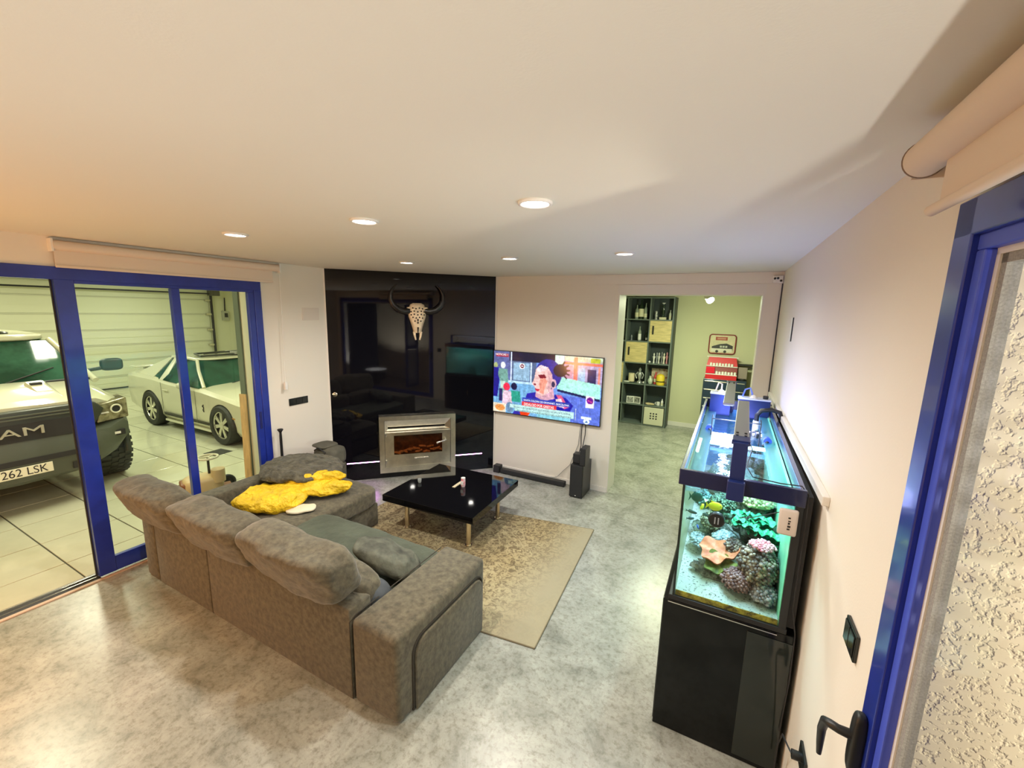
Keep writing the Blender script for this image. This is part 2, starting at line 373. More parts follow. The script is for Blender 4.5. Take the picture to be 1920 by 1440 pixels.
# ------------------------------------------------------------------ right window
w2 = struct(bpy.data.objects.new('window_2', None)); C.objects.link(w2); w2.location = (0.47, 1.4, 0)
w2['label'] = 'blue framed balcony window beside the camera'
def rp(dx0, dx1, y0, y1, z0, z1, name, mat, bev=0.004, par=w2):
    v0 = [(wx(y0) + dx0 - 0.47, y0 - 1.4, z0), (wx(y0) + dx1 - 0.47, y0 - 1.4, z0), (wx(y1) + dx1 - 0.47, y1 - 1.4, z0), (wx(y1) + dx0 - 0.47, y1 - 1.4, z0)]
    v1 = [(a[0], a[1], z1) for a in v0]
    m = MB().hexa(v0, v1)
    if bev: m.bevel(bev)
    return m.build(name, mat, par)
rp(-0.014, 0.05, 1.375, 1.466, 0.06, 2.722, 'side_frame', blue_m)
rp(-0.014, 0.05, -2.1, 1.466, 2.635, 2.722, 'head_frame', blue_m)
rp(-0.014, 0.05, -2.1, 1.466, 0.04, 0.14, 'bottom_frame', blue_m)
rp(-0.014, 0.05, -2.1, -2.0, 0.06, 2.722, 'side_frame', blue_m)
rp(0.000, 0.05, 1.337, 1.376, 0.14, 2.60, 'sash_stile', blue_lt)
rp(0.000, 0.05, -2.0, 1.376, 2.60, 2.636, 'sash_rail', blue_lt)
rp(0.020, 0.045, 1.322, 1.338, 0.14, 2.592, 'white_gasket', whitepl, 0)
rp(0.020, 0.045, -2.0, 1.338, 2.586, 2.60, 'white_gasket', whitepl, 0)
rp(0.024, 0.049, 1.300, 1.322, 0.14, 2.586, 'grey_guide', M('grey_brush', (0.30, 0.30, 0.29), 0.7, var=0.2, vs=200), 0)
rp(0.024, 0.049, -2.0, 1.322, 2.566, 2.586, 'grey_guide', MATS['grey_brush'], 0)
rp(0.030, 0.034, -2.0, 1.31, 0.13, 2.57, 'glass_pane', thin_glass('balcony_glass', (1, 1, 1), 0.18), 0)
# handle
hd = MB().soft((0, 0, 0), (0.035, 0.045, 0.205), 6, 4).build('handle_plate', black_pl, w2, 60); hd.location = (wx(1.42) - 0.028 - 0.47, 0.018, 1.20)
lv = MB().tube([(0, 0, 0.02), (-0.045, 0.0, 0.024), (-0.065, 0.012, 0.022), (-0.072, 0.03, 0.01), (-0.074, 0.040, -0.03), (-0.072, 0.043, -0.08), (-0.07, 0.044, -0.125)], [0.016, 0.013, 0.013, 0.013, 0.012, 0.010, 0.007], 12).build('lever', black_pl, hd, 60)
# outside: rough stucco wall, terrace floor, louvred shutter
st = M('rough_stucco', (0.72, 0.64, 0.48), 0.9)
nt = st.node_tree; b = nt.nodes['Principled BSDF']; tc = nt.nodes.new('ShaderNodeTexCoord')
vo = nt.nodes.new('ShaderNodeTexNoise'); vo.inputs['Scale'].default_value = 62; vo.inputs['Detail'].default_value = 2.5
rr = nt.nodes.new('ShaderNodeValToRGB'); rr.color_ramp.elements[0].position = 0.33; rr.color_ramp.elements[1].position = 0.49
bp = nt.nodes.new('ShaderNodeBump'); bp.inputs['Strength'].default_value = 0.6; bp.inputs['Distance'].default_value = 0.006
nt.links.new(tc.outputs['Object'], vo.inputs['Vector']); nt.links.new(vo.outputs['Fac'], rr.inputs[0]); nt.links.new(rr.outputs[0], bp.inputs['Height']); nt.links.new(bp.outputs[0], b.inputs['Normal'])
struct(B((0.535, 1.445, -0.05), (1.05, 1.475, 2.74)).build('wall_reveal', st))
struct(B((0.70, 2.45, -0.3), (4.5, 2.6, 3.4)).build('wall_terrace', st))
struct(B((0.70, -3.0, -0.3), (6.0, 2.45, -0.05)).build('floor_terrace', M('terrace_tile', (0.35, 0.30, 0.24), 0.6)))
struct(B((2.9, -3.0, -0.3), (3.05, 2.45, 3.4)).build('wall_terrace_end', st))
sh = thing('louvred_shutter', 'blue and white louvred shutter standing open outside the balcony window', 'shutter', (1.02, 0.25, 0.15), 0)
shm = M('shutter_white', (0.70, 0.74, 0.85), 0.4); shb = M('shutter_blue', (0.02, 0.05, 0.4), 0.4)
for a, b_ in (((-0.26, -0.03, 0), (-0.20, 0.03, 2.4)), ((0.20, -0.03, 0), (0.26, 0.03, 2.4)), ((-0.2, -0.03, 2.33), (0.2, 0.03, 2.4)), ((-0.2, -0.03, 0), (0.2, 0.03, 0.07)), ((-0.2, -0.03, 1.12), (0.2, 0.03, 1.20))):
    B(a, b_, 0.004).build('frame_rail', shb, sh)
up_ = thing('terrace_light_screen', 'added round bowl on the terrace floor that screens the light outside the balcony window', 'light shield', (1.50, -1.70, -0.05))  # bowl added to hide the light source from the glossy wall's reflection
MB().lathe([(0.10, 0.0), (0.12, 0.10), (0.31, 0.22), (0.35, 0.50), (0.34, 0.50), (0.30, 0.24), (0.08, 0.12), (0.002, 0.11)], (0, 0, 0), 28, 'z', False).build('bowl', black_mt, up_, 60)
sl0 = None
for i in range(44):
    z = 0.10 + i * 0.051
    if 1.08 < z < 1.22: continue
    if sl0 is None:
        sl0 = MB().cbox((0, 0, 0), (0.41, 0.070, 0.008)).rot(0.75, 'X').build('slat', shm, sh); sl0.location = (0, 0, z)
    else:
        o = sl0.copy(); C.objects.link(o); o.parent = sh; o.location = (0, 0, z)

# ------------------------------------------------------------------ roller blinds
cream = M('blind_fabric', (0.72, 0.62, 0.52), 0.8, bump=0.1, bs=200, bd=0.001)
bl = thing('roller_blind', 'cream roller blind rolled up above the sliding glass door to the garage', 'blind', (LX + 0.05, 2.26, 2.86))
MB().cyl((0, -0.92, 0), (0, 0.91, 0), 0.038, 24).build('roll_tube', cream, bl, 60)
B((-0.006, -0.915, -0.155), (-0.002, 0.845, 0.0)).build('fabric', cream, bl)
B((-0.012, -0.915, -0.168), (0.006, 0.845, -0.148), 0.003).build('bottom_bar', cream, bl)
for s in (-1, 1): B((-0.05, s * 0.925 - 0.008, -0.05), (0.03, s * 0.925 + 0.008, 0.05), 0.003).build('bracket', whitepl, bl)
ch = MB().tube([(0, 0, 0), (0.0, -0.008, -0.7), (0, -0.02, -1.35)], 0.003, 6).build('pull_chain', whitepl, bl); ch.location = (0.0, 0.93, 0)
B((-0.02, -0.035, -1.42), (0.015, 0.0, -1.33), 0.004).build('chain_tensioner', whitepl, ch)
b2 = thing('roller_blind', 'cream roller blind with thick tube over the balcony window on the right', 'blind', (wx(1.0) - 0.085, 0.55, 2.838))
MB().cyl((-0.0 + 0.0113, -0.90, 0), (-0.0113, 0.93, 0), 0.043, 32).build('roll_tube', cream, b2, 60)
MB().torus((-0.0113, 0.93, 0), 0.043, 0.0025, 'y', 28, 6).build('tube_rim', M('rim_brown', (0.22, 0.16, 0.12), 0.6), b2, 60)
B((-0.006, -0.90, -0.150), (-0.003, 0.80, 0.005)).build('fabric', cream, b2)
MB().cyl((0.010, -0.90, -0.145), (-0.012, 0.82, -0.145), 0.013, 16).build('bottom_bar', cream, b2, 60)
MB().prism([(-0.03, 0.935, -0.045), (0.06, 0.935, -0.045), (0.06, 0.935, 0.045), (-0.01, 0.935, 0.045)], (0, 0.006, 0)).build('bracket', cream, b2)

# ------------------------------------------------------------------ downlights
dl_e = emission('downlight_emit', (1.0, 0.97, 0.90), 14)
names = ['front left downlight in the ceiling nearest the camera row', 'front middle downlight of the ceiling row nearest the camera', 'front right downlight, largest glowing disc in the ceiling',
         'rear left downlight in the ceiling above the bull skull', 'rear middle downlight in the ceiling above the television', 'rear right downlight in the ceiling before the doorway']
for (x, y), nm in zip(DL, names):
    t = thing('ceiling_downlight', nm, 'ceiling light', (x, y, H), 0, 'recessed ceiling downlights')
    MB().torus((0, 0, -0.004), 0.070, 0.010, 'z', 28, 8).build('trim_ring', white_m, t, 60)
    MB().cyl((0, 0, -0.006), (0, 0, -0.002), 0.062, 28).build('light_disc', dl_e, t)

# ------------------------------------------------------------------ fireplace insert, LED bars, bull skull (local: x along wall, -y into the room)
fp = diag('fireplace_insert', 'polished steel fireplace insert with glass door in the black corner wall', 'fireplace')
x0, x1, z0, z1 = 0.618, 1.70, 0.098, 0.930
def ring(name, ax0, ax1, az0, az1, bx0, bx1, bz0, bz1, ya, yb, mat, par, bev=0.004):
    """a rectangular frame from outer rect a (depth ya) sloping to inner rect b (depth yb)"""
    o = [(ax0, ya, az0), (ax1, ya, az0), (ax1, ya, az1), (ax0, ya, az1)]; i = [(bx0, yb, bz0), (bx1, yb, bz0), (bx1, yb, bz1), (bx0, yb, bz1)]
    bo = [(p[0], 0.0, p[2]) for p in o]; bi = [(p[0], 0.0, p[2]) for p in i]
    m = MB().add(o + i + bo + bi, [(k, (k + 1) % 4, 4 + (k + 1) % 4, 4 + k) for k in range(4)] + [(8 + k, 8 + (k + 1) % 4, (k + 1) % 4, k) for k in range(4)] + [(4 + k, 4 + (k + 1) % 4, 12 + (k + 1) % 4, 12 + k) for k in range(4)] + [(12 + k, 12 + (k + 1) % 4, 8 + (k + 1) % 4, 8 + k) for k in range(4)])
    return m.build(name, mat, par)
ring('outer_frame', x0, x1, z0, z1, x0 + 0.07, x1 - 0.07, z0 + 0.085, z1 - 0.06, -0.075, -0.075, steel, fp)
ring('bevelled_hood', x0 + 0.072, x1 - 0.072, 0.69, z1 - 0.062, x0 + 0.12, x1 - 0.15, 0.735, 0.765, -0.072, -0.025, steel, fp)
door = ring('door', x0 + 0.075, x1 - 0.075, z0 + 0.088, 0.715, 0.816, 1.506, 0.355, 0.640, -0.062, -0.055, steel, fp)
B((x0 + 0.068, -0.073, z0 + 0.085), (x0 + 0.074, -0.066, z1 - 0.06)).build('seam', black_mt, fp)
B((x1 - 0.074, -0.073, z0 + 0.085), (x1 - 0.068, -0.066, z1 - 0.06)).build('seam', black_mt, fp)
B((0.80, -0.050, 0.34), (1.52, -0.046, 0.655)).build('door_glass', thin_glass('fire_glass', (0.75, 0.62, 0.5), 0.6), door)
B((0.80, -0.012, 0.34), (1.52, -0.004, 0.655)).build('firebox_back', M('sooty_brick', (0.05, 0.025, 0.018), 0.9, rgb2=(0.16, 0.07, 0.04), vs=14), fp)
hx = MB().tube([(1.55, -0.065, 0.545), (1.55, -0.105, 0.545), (1.50, -0.115, 0.535), (1.43, -0.112, 0.515)], [0.014, 0.011, 0.011, 0.013], 12).build('door_handle', chrome, door, 60)
MB().ball((1.425, -0.112, 0.513), 0.018).build('handle_knob', chrome, hx, 60)
for hz in (0.26, 0.655): MB().cyl((x0 + 0.085, -0.07, hz - 0.025), (x0 + 0.085, -0.07, hz + 0.025), 0.014, 12).build('hinge', chrome, door, 60)
MB().tube([(1.10, -0.066, 0.29), (1.30, -0.068, 0.29)], 0.008, 8).build('air_slider', chrome, door, 60)
log_m = M('charred_logs', (0.10, 0.035, 0.015), 0.8, rgb2=(0.55, 0.24, 0.09), vs=25, emit=(1.0, 0.45, 0.15), es=0.06)
for i in range(13):
    cx = 0.86 + 0.052 * i + random.uniform(-.01, .01); cz = 0.375 + random.uniform(0, 0.05) + (0.05 if 3 < i < 11 and i % 2 else 0)
    MB().tube([(cx - 0.05, -0.028, cz + random.uniform(-.02, .02)), (cx, -0.03, cz), (cx + 0.05, -0.027, cz + random.uniform(-.03, .03))], [0.013, 0.017, 0.012], 7).build('log', log_m, fp, 60)

pink = emission('led_pink', (1.0, 0.42, 0.95), 9)
for a, b_, z, nm in ((0.170, 0.612, 0.262, 'glowing pink LED bar in the black wall left of the steel fireplace'), (1.706, 2.125, 0.262, 'glowing pink LED bar in the black wall right of the steel fireplace')):
    t = diag('led_bar', nm, 'light strip', 'pink LED bars beside the fireplace'); B((a, -0.016, z - 0.012), (b_, 0, z + 0.012)).build('housing', black_gloss, t)
    B((a + 0.004, -0.020, z - 0.006), (b_ - 0.004, -0.016, z + 0.006)).build('diffuser', pink, t)
t = diag('round_wall_knob', 'small round chrome knob on the left of the black glossy wall', 'knob')
MB().lathe([(0.030, 0), (0.030, -0.008), (0.022, -0.010), (0.020, -0.006), (0.012, -0.006), (0.011, -0.016), (0.004, -0.018)], (0.060, 0, 1.262), 20, 'y').build('rosette', chrome, t, 60)

sk = thing('carved_bull_skull', 'carved bone bull skull with black curved horns on the black wall', 'skull', (DO[0] + 1.172 * .7071, DO[1] + 1.172 * .7071, 2.28), PI / 4)
bone = M('carved_bone', (0.78, 0.64, 0.44), 0.6, var=0.15, vs=18, bump=0.5, bs=60, bd=0.004)
# skull body from sections (z, halfwidth, front depth)
secs = [(0.235, 0.055, 0.055), (0.215, 0.095, 0.085), (0.17, 0.112, 0.10), (0.11, 0.122, 0.11), (0.05, 0.118, 0.115), (0.0, 0.102, 0.115), (-0.05, 0.085, 0.11), (-0.10, 0.070, 0.10), (-0.15, 0.058, 0.085), (-0.17, 0.050, 0.08)]
v = []; ns = 14
for z, hw, dp in secs:
    for k in range(ns):
        a = PI * k / (ns - 1); v.append((hw * math.cos(a), -0.02 - dp * abs(math.sin(a)) ** 0.75, z))
f = [(i * ns + k, i * ns + k + 1, (i + 1) * ns + k + 1, (i + 1) * ns + k) for i in range(len(secs) - 1) for k in range(ns - 1)]
f += [tuple(range(ns - 1, -1, -1)), tuple(range((len(secs) - 1) * ns, len(secs) * ns))] + [(i * ns, (i + 1) * ns, (i + 1) * ns + ns - 1, i * ns + ns - 1) for i in range(len(secs) - 1)]
MB().add(v, f).build('cranium', bone, sk, 60)
for s in (-1, 1):
    MB().tube([(s * 0.045, -0.055, -0.155), (s * 0.040, -0.06, -0.21), (s * 0.026, -0.06, -0.27)], [0.022, 0.016, 0.010], 8).build('jaw_bone', bone, sk, 60)
    MB().soft((s * 0.10, -0.06, 0.165), (0.09, 0.06, 0.035), 3, 2.5).build('brow', bone, sk, 60)
    pts = [(0.105, -0.06, 0.13), (0.17, -0.07, 0.12), (0.25, -0.08, 0.14), (0.32, -0.09, 0.20), (0.355, -0.09, 0.28), (0.350, -0.09, 0.36), (0.315, -0.09, 0.43), (0.26, -0.085, 0.485)]
    MB().tube([(s * p[0], p[1], p[2]) for p in pts], [0.042, 0.045, 0.044, 0.040, 0.034, 0.026, 0.016, 0.004], 12).build('horn', M('black_horn', (0.012, 0.011, 0.010), 0.3, var=0.4, vs=10), sk, 60)
holem = M('carved_hollow', (0.03, 0.02, 0.012), 0.9)
hh = MB()
for r in range(5):
    z = 0.16 - r * 0.042; n = (4, 5, 5, 4, 3)[r]
    for k in range(n):
        a = PI / 2 + (k - (n - 1) / 2) * 0.40
        hw = np.interp(z, [s_[0] for s_ in secs[::-1]], [s_[1] for s_ in secs[::-1]]); dp = np.interp(z, [s_[0] for s_ in secs[::-1]], [s_[2] for s_ in secs[::-1]])
        hh.ball((hw * math.cos(a), -0.021 - dp * abs(math.sin(a)) ** 0.75, z + (0.008 if k % 2 else 0)), 0.0105, 8, 6)
o = hh.build('carved_holes', holem, sk, 60); o['kind'] = 'stuff'
for z in (0.01, -0.03): MB().ball((0, -0.133, z), 0.011, 8, 6, sz=1.4).build('nasal_hole', holem, sk, 60)
MB().prism([(-0.012, -0.125, -0.09), (0.012, -0.125, -0.09), (0.006, -0.095, -0.171), (-0.006, -0.095, -0.171)], (0, -0.012, 0)).build('nose_gap', holem, sk)

# ------------------------------------------------------------------ television with picture painted into face colours
tv = thing('television', 'large flat television on the wall showing a news interview', 'television', (-2.307, YB - 0.052, 1.392))
TW, TH = 1.668, 0.938
B((-TW / 2, 0.0, -TH / 2), (TW / 2, 0.035, TH / 2), 0.003).build('casing', black_pl, tv)
B((-0.5, 0.035, -0.25), (0.5, 0.045, 0.25)).build('wall_plate', black_mt, tv)
NX, NY = 240, 135
img = np.zeros((NY, NX, 3)); yy, xx = np.mgrid[0:NY, 0:NX]; XX = (xx + .5) / NX * 100; YY = (yy + .5) / NY * 56.25   # y down
def poly(pts, col):
    ins = np.zeros_like(XX, bool); n = len(pts)
    for i in range(n):
        (xa, ya), (xb, yb) = pts[i], pts[(i + 1) % n]
        if ya == yb: continue
        c = ((ya > YY) != (yb > YY)) & (XX < (xb - xa) * (YY - ya) / (yb - ya) + xa); ins ^= c
    img[ins] = col
def rect(a, b_, c, d, col): poly([(a, b_), (c, b_), (c, d), (a, d)], col)
def ell(cx, cy, rx, ry, col): img[((XX - cx) / rx) ** 2 + ((YY - cy) / ry) ** 2 < 1] = col
img[:] = (0.30, 0.45, 0.78)
rect(0, 0, 18, 27, (0.25, 0.28, 0.50)); rect(16, 0, 60, 8, (0.03, 0.03, 0.12)); rect(17, 0, 18.5, 26, (0.75, 0.82, 0.95))
rect(18.5, 8, 42, 27, (0.22, 0.28, 0.42)); rect(20, 9, 36, 25, (0.45, 0.60, 0.72))
for i in range(9): rect(20, 10 + i * 1.7, 36, 10.3 + i * 1.7, (0.40, 0.52, 0.64))
ell(28.5, 12.0, 2.6, 2.6, (0.9, 0.9, 0.9)); ell(28.5, 12.0, 1.8, 1.8, (0.30, 0.06, 0.12)); rect(27.4, 11.6, 29.6, 12.4, (0.9, 0.9, 0.9))
rect(36.5, 8.5, 38, 27, (0.75, 0.85, 0.95)); rect(0, 27, 55, 60, (0.33, 0.55, 0.75)); rect(14, 26, 55, 28, (0.62, 0.78, 0.88))
rect(60, 0, 100, 24, (0.55, 0.50, 0.66)); rect(59, 0, 67, 9, (0.75, 0.90, 0.80)); rect(67.5, 0, 100, 4, (0.62, 0.70, 0.60)); rect(90, 1, 98, 4.5, (0.55, 0.60, 0.10))
rect(67, 5, 100, 7, (0.85, 0.32, 0.25)); rect(76, 1, 79, 26, (0.82, 0.30, 0.26)); rect(68, 8, 75, 22, (0.60, 0.40, 0.52)); rect(80, 9, 86, 27, (0.45, 0.62, 0.78)); rect(88, 10, 95, 27, (0.05, 0.07, 0.25)); rect(96.5, 8, 98.5, 40, (0.85, 0.42, 0.36))
poly([(61, 18), (99, 22), (99, 34), (62, 29)], (0.55, 0.88, 0.80)); rect(62, 34, 100, 56.3, (0.25, 0.33, 0.74)); poly([(62, 29), (99, 34), (99, 36), (62, 31)], (0.04, 0.06, 0.22))
for x in (66, 74, 82, 90): rect(x, 36, x + .5, 56, (0.33, 0.42, 0.82))
# bystanders
ell(2, 13, 2, 2.6, (0.55, 0.60, 0.35)); poly([(-1, 15), (5, 15), (6, 27), (4, 42), (0, 42)], (0.05, 0.03, 0.42)); ell(9.5, 12.5, 2.4, 3, (0.82, 0.84, 0.84))
poly([(5, 16), (14, 16), (15, 26), (12, 42), (9, 44), (7, 28), (4.5, 22)], (0.32, 0.50, 0.46)); poly([(7, 27), (12, 27), (11, 34), (7, 34)], (0.6, 0.72, 0.66)); poly([(6, 34), (9, 34), (9, 46), (6, 46)], (0.10, 0.08, 0.28))
ell(13.5, 32, 3.4, 3.6, (0.85, 0.10, 0.20)); poly([(10, 36), (18, 36), (20, 50), (9, 50)], (0.80, 0.66, 0.74)); ell(21, 31, 3, 3.4, (0.04, 0.04, 0.16)); poly([(18, 35), (27, 35), (28, 45), (19, 45)], (0.10, 0.48, 0.40))
rect(0, 48, 13, 56.3, (0.85, 0.78, 0.66)); ell(7, 52, 5, 3, (0.80, 0.45, 0.20)); ell(17, 51, 4, 5, (0.30, 0.42, 0.55)); poly([(20, 56.3), (24, 50), (34, 51), (36, 56.3)], (0.12, 0.10, 0.5)); poly([(27, 50), (40, 50), (35, 57), (28, 57)], (0.85, 0.16, 0.05))
rect(44, 50, 75, 56.3, (0.40, 0.70, 0.78)); ell(62, 46, 8, 5, (0.50, 0.76, 0.80))
# speaker: coat, neck, head in three-quarter view, hair bun
poly([(30, 48), (34, 36), (42, 34), (60, 34), (70, 36), (77, 42), (74, 48)], (0.06, 0.05, 0.50)); poly([(61, 34), (66, 34), (73, 44), (69, 46)], (0.80, 0.25, 0.42)); poly([(61, 38), (66, 37), (69, 45), (62, 44)], (0.85, 0.72, 0.74))
poly([(43, 28), (58, 26), (60, 38), (50, 41), (42, 38)], (0.72, 0.50, 0.58))
ell(53.5, 17, 12, 13, (0.08, 0.08, 0.45)); ell(64, 13, 6, 5.5, (0.03, 0.03, 0.10)); 
for a in (0, 25, 50, -30, -60): poly([(63, 12), (64, 14), (64 + 9 * math.cos(math.radians(a)), 13 + 9 * math.sin(math.radians(a))), (64 + 9 * math.cos(math.radians(a - 8)), 13 + 9 * math.sin(math.radians(a - 8)))], (0.02, 0.02, 0.08))
poly([(42, 13), (46, 9.5), (53, 11), (57, 17), (58, 25), (55, 33), (48, 37), (43, 34), (41, 29), (38.5, 26.5), (40.5, 22)], (0.86, 0.64, 0.62))
poly([(46, 22), (50, 20), (53, 23), (51, 29), (49.5, 35), (46, 34), (45.5, 27)], (0.86, 0.46, 0.38)); poly([(52, 12), (57, 17), (58, 25), (55, 33), (53, 30), (54, 22)], (0.74, 0.52, 0.54)); poly([(42, 13), (46, 9.5), (53, 11), (50, 14.5), (44, 16)], (0.90, 0.78, 0.80))
poly([(44, 18.5), (50, 17.5), (52, 20.5), (46, 21.5)], (0.35, 0.05, 0.10)); ell(41.2, 27.0, 1.3, 0.9, (0.4, 0.1, 0.15)); poly([(41.5, 30.5), (46, 31), (45, 33), (42, 32.6)], (0.60, 0.08, 0.14)); ell(58.5, 25, 2.6, 4.2, (0.80, 0.58, 0.62)); ell(58.3, 25.5, 1.6, 2.6, (0.12, 0.10, 0.22))
# signs and graphics
rect(87.5, 32, 94.5, 42, (0.88, 0.88, 0.92)); ell(91, 36, 2.9, 2.9, (0.32, 0.03, 0.42)); poly([(89, 35.3), (93, 36.7), (93, 37.7), (89, 36.3)], (0.80, 0.2, 0.5))
rect(84, 50.0, 93, 52.0, (0.85, 0.92, 0.92)); ell(89, 54, 2.6, 2.3, (0.85, 0.92, 0.92)); poly([(87.6, 54.8), (89, 52.8), (90.4, 54.8)], (0.2, 0.35, 0.6))
rect(29.5, 40.2, 74, 43.6, (0.10, 0.16, 0.55)); rect(29, 43.8, 62, 47.3, (0.80, 0.13, 0.15)); rect(17, 47.6, 78, 50.8, (0.62, 0.80, 0.78)); rect(22, 50.8, 78, 53.4, (0.58, 0.78, 0.76)); rect(79, 44, 79.6, 54, (0.85, 0.92, 0.92))
rect(2, 2, 15, 5, (0.55, 0.10, 0.18))
rs = np.random.RandomState(3)
for q in (1, 3, 6): img *= np.kron(rs.uniform(0.90, 1.10, (NY // q + 1, NX // q + 1, 1)), np.ones((q, q, 1)))[:NY, :NX]
pd_ = np.pad(img, ((1, 1), (1, 1), (0, 0)), 'edge'); img = 0.5 * img + 0.125 * (pd_[:-2, 1:-1] + pd_[2:, 1:-1] + pd_[1:-1, :-2] + pd_[1:-1, 2:])
img = np.clip(img, 0, 1) ** 1.7
v = [(-TW / 2 + 0.008 + (TW - 0.016) * i / NX, -0.0015, TH / 2 - 0.008 - (TH - 0.020) * j / NY) for j in range(NY + 1) for i in range(NX + 1)]
f = [(j * (NX + 1) + i, (j + 1) * (NX + 1) + i, (j + 1) * (NX + 1) + i + 1, j * (NX + 1) + i + 1) for j in range(NY) for i in range(NX)]
me = bpy.data.meshes.new('screen'); me.from_pydata(v, [], f); ca = me.color_attributes.new('picture', 'FLOAT_COLOR', 'CORNER')
arr = np.ones((NX * NY, 4, 4), np.float32); arr[:, :, :3] = img.reshape(-1, 1, 3); ca.data.foreach_set('color', arr.ravel())
ms = bpy.data.materials.new('tv_picture'); ms.use_nodes = True; nt = ms.node_tree; b = nt.nodes['Principled BSDF']; va = nt.nodes.new('ShaderNodeVertexColor'); va.layer_name = 'picture'
b.inputs['Base Color'].default_value = (0.01, 0.01, 0.01, 1); b.inputs['Roughness'].default_value = 0.15; nt.links.new(va.outputs[0], b.inputs['Emission Color']); b.inputs['Emission Strength'].default_value = 1.15
me.materials.append(ms); so = bpy.data.objects.new('screen', me); C.objects.link(so); so.parent = tv
tw = emission('tv_white_text', (0.95, 1.0, 1.0), 1.1); td = emission('tv_dark_text', (0.03, 0.06, 0.12), 1.0)
def tvt(name, s, px, py, size, mat, sx=1.0): text(name, s, size, mat, tv, ((px / 100 - 0.5) * TW, -0.003, (0.5 - py / 56.25) * TH), (PI / 2, 0, 0), 0.0003, sx=sx)
tvt('caption_text', 'DESALOJO POR GRIETAS', 45.5, 45.5, 0.052, tw, 0.82)
tvt('place_text', 'SANTA COLOMA DE GRAMANET, BARCELONA', 52, 41.9, 0.036, tw, 0.92)
tvt('news_text', 'VECINOS DE UN BLOQUE DE EDIFICIOS DE SANTA COLOMA', 48, 49.3, 0.034, td, 0.95)
tvt('news_text', 'ENTORNO POR TEMOR A UN FALLO DE LA ESTRUCTURA', 50, 52.1, 0.034, td, 0.95)
tvt('corner_text', 'NOTICIAS 1', 8.5, 3.5, 0.040, tw)

# ------------------------------------------------------------------ sound equipment and cables
t = thing('soundbar', 'long black soundbar lying on the floor along the wall under the television', 'soundbar', (-2.45, 5.37, 0))
B((-0.49, -0.045, 0.008), (0.545, 0.045, 0.07), 0.008).build('body', dark_cloth, t); B((-0.48, -0.04, 0.069), (0.535, 0.04, 0.073), 0.002).build('top_panel', black_pl, t)
for x in (-0.42, 0.46): B((x - 0.03, -0.03, 0), (x + 0.03, 0.03, 0.009)).build('foot', black_mt, t)
t = thing('small_speaker', 'small black box speaker at the left end of the floor soundbar', 'speaker', (-3.0, 5.375, 0))
B((-0.055, -0.055, 0.0), (0.05, 0.05, 0.115), 0.006).build('cabinet', black_pl, t); B((-0.045, -0.059, 0.012), (0.04, -0.054, 0.105)).build('grille', dark_cloth, t)
t = thing('subwoofer', 'tall black subwoofer standing on the floor beside the doorway', 'subwoofer', (-1.655, 5.27, 0))
B((-0.09, -0.18, 0.012), (0.09, 0.18, 0.455), 0.006).build('cabinet', black_pl, t); B((-0.082, -0.188, 0.02), (0.082, -0.178, 0.447), 0.003).build('front_grille', dark_cloth, t)
B((-0.008, -0.190, 0.035), (0.008, -0.187, 0.043)).build('logo_plate', whitepl, t)
for sx in (-1, 1):
    for sy in (-1, 1): MB().cyl((sx * 0.07, sy * 0.15, 0), (sx * 0.07, sy * 0.15, 0.013), 0.012, 10).build('foot', black_mt, t, 60)
t = thing('satellite_speaker', 'tall narrow black speaker standing on top of the subwoofer', 'speaker', (-1.588, 5.20, 0.455))
B((-0.038, -0.10, 0), (0.038, 0.10, 0.235), 0.005).build('cabinet', black_pl, t); B((-0.032, -0.105, 0.01), (0.032, -0.099, 0.225), 0.002).build('front_grille', dark_cloth, t)
t = thing('media_box', 'low black media box behind the narrow speaker on the subwoofer', 'media player', (-1.690, 5.23, 0.455))
B((-0.052, -0.06, 0), (0.052, 0.06, 0.125), 0.005).build('case', black_pl, t); B((-0.045, -0.063, 0.01), (0.045, -0.059, 0.115), 0.001).build('front_panel', black_mt, t)
t = MB().tube([(-1.73, YB - 0.02, 0.93), (-1.735, YB - 0.025, 0.75), (-1.72, YB - 0.05, 0.62), (-1.70, 5.30, 0.57)], 0.006, 6).tube([(-1.68, YB - 0.02, 0.93), (-1.678, YB - 0.03, 0.78), (-1.69, YB - 0.06, 0.64), (-1.67, 5.28, 0.57)], 0.006, 6).build('television_cables', black_mt, None, 60)
tag(t, 'black cables hanging from the television down to the media box', 'cable')
t = MB().tube([(-1.75, YB - 0.02, 0.93), (-1.77, YB - 0.02, 0.62), (-1.83, YB - 0.022, 0.45), (-1.88, YB - 0.025, 0.30), (-1.97, YB - 0.03, 0.20), (-2.05, YB - 0.05, 0.10), (-2.15, 5.44, 0.06), (-2.25, 5.42, 0.05)], 0.005, 6).build('soundbar_cable', M('grey_cable', (0.35, 0.35, 0.33), 0.5), None, 60)
tag(t, 'thin grey cable running from the television to the soundbar', 'cable')

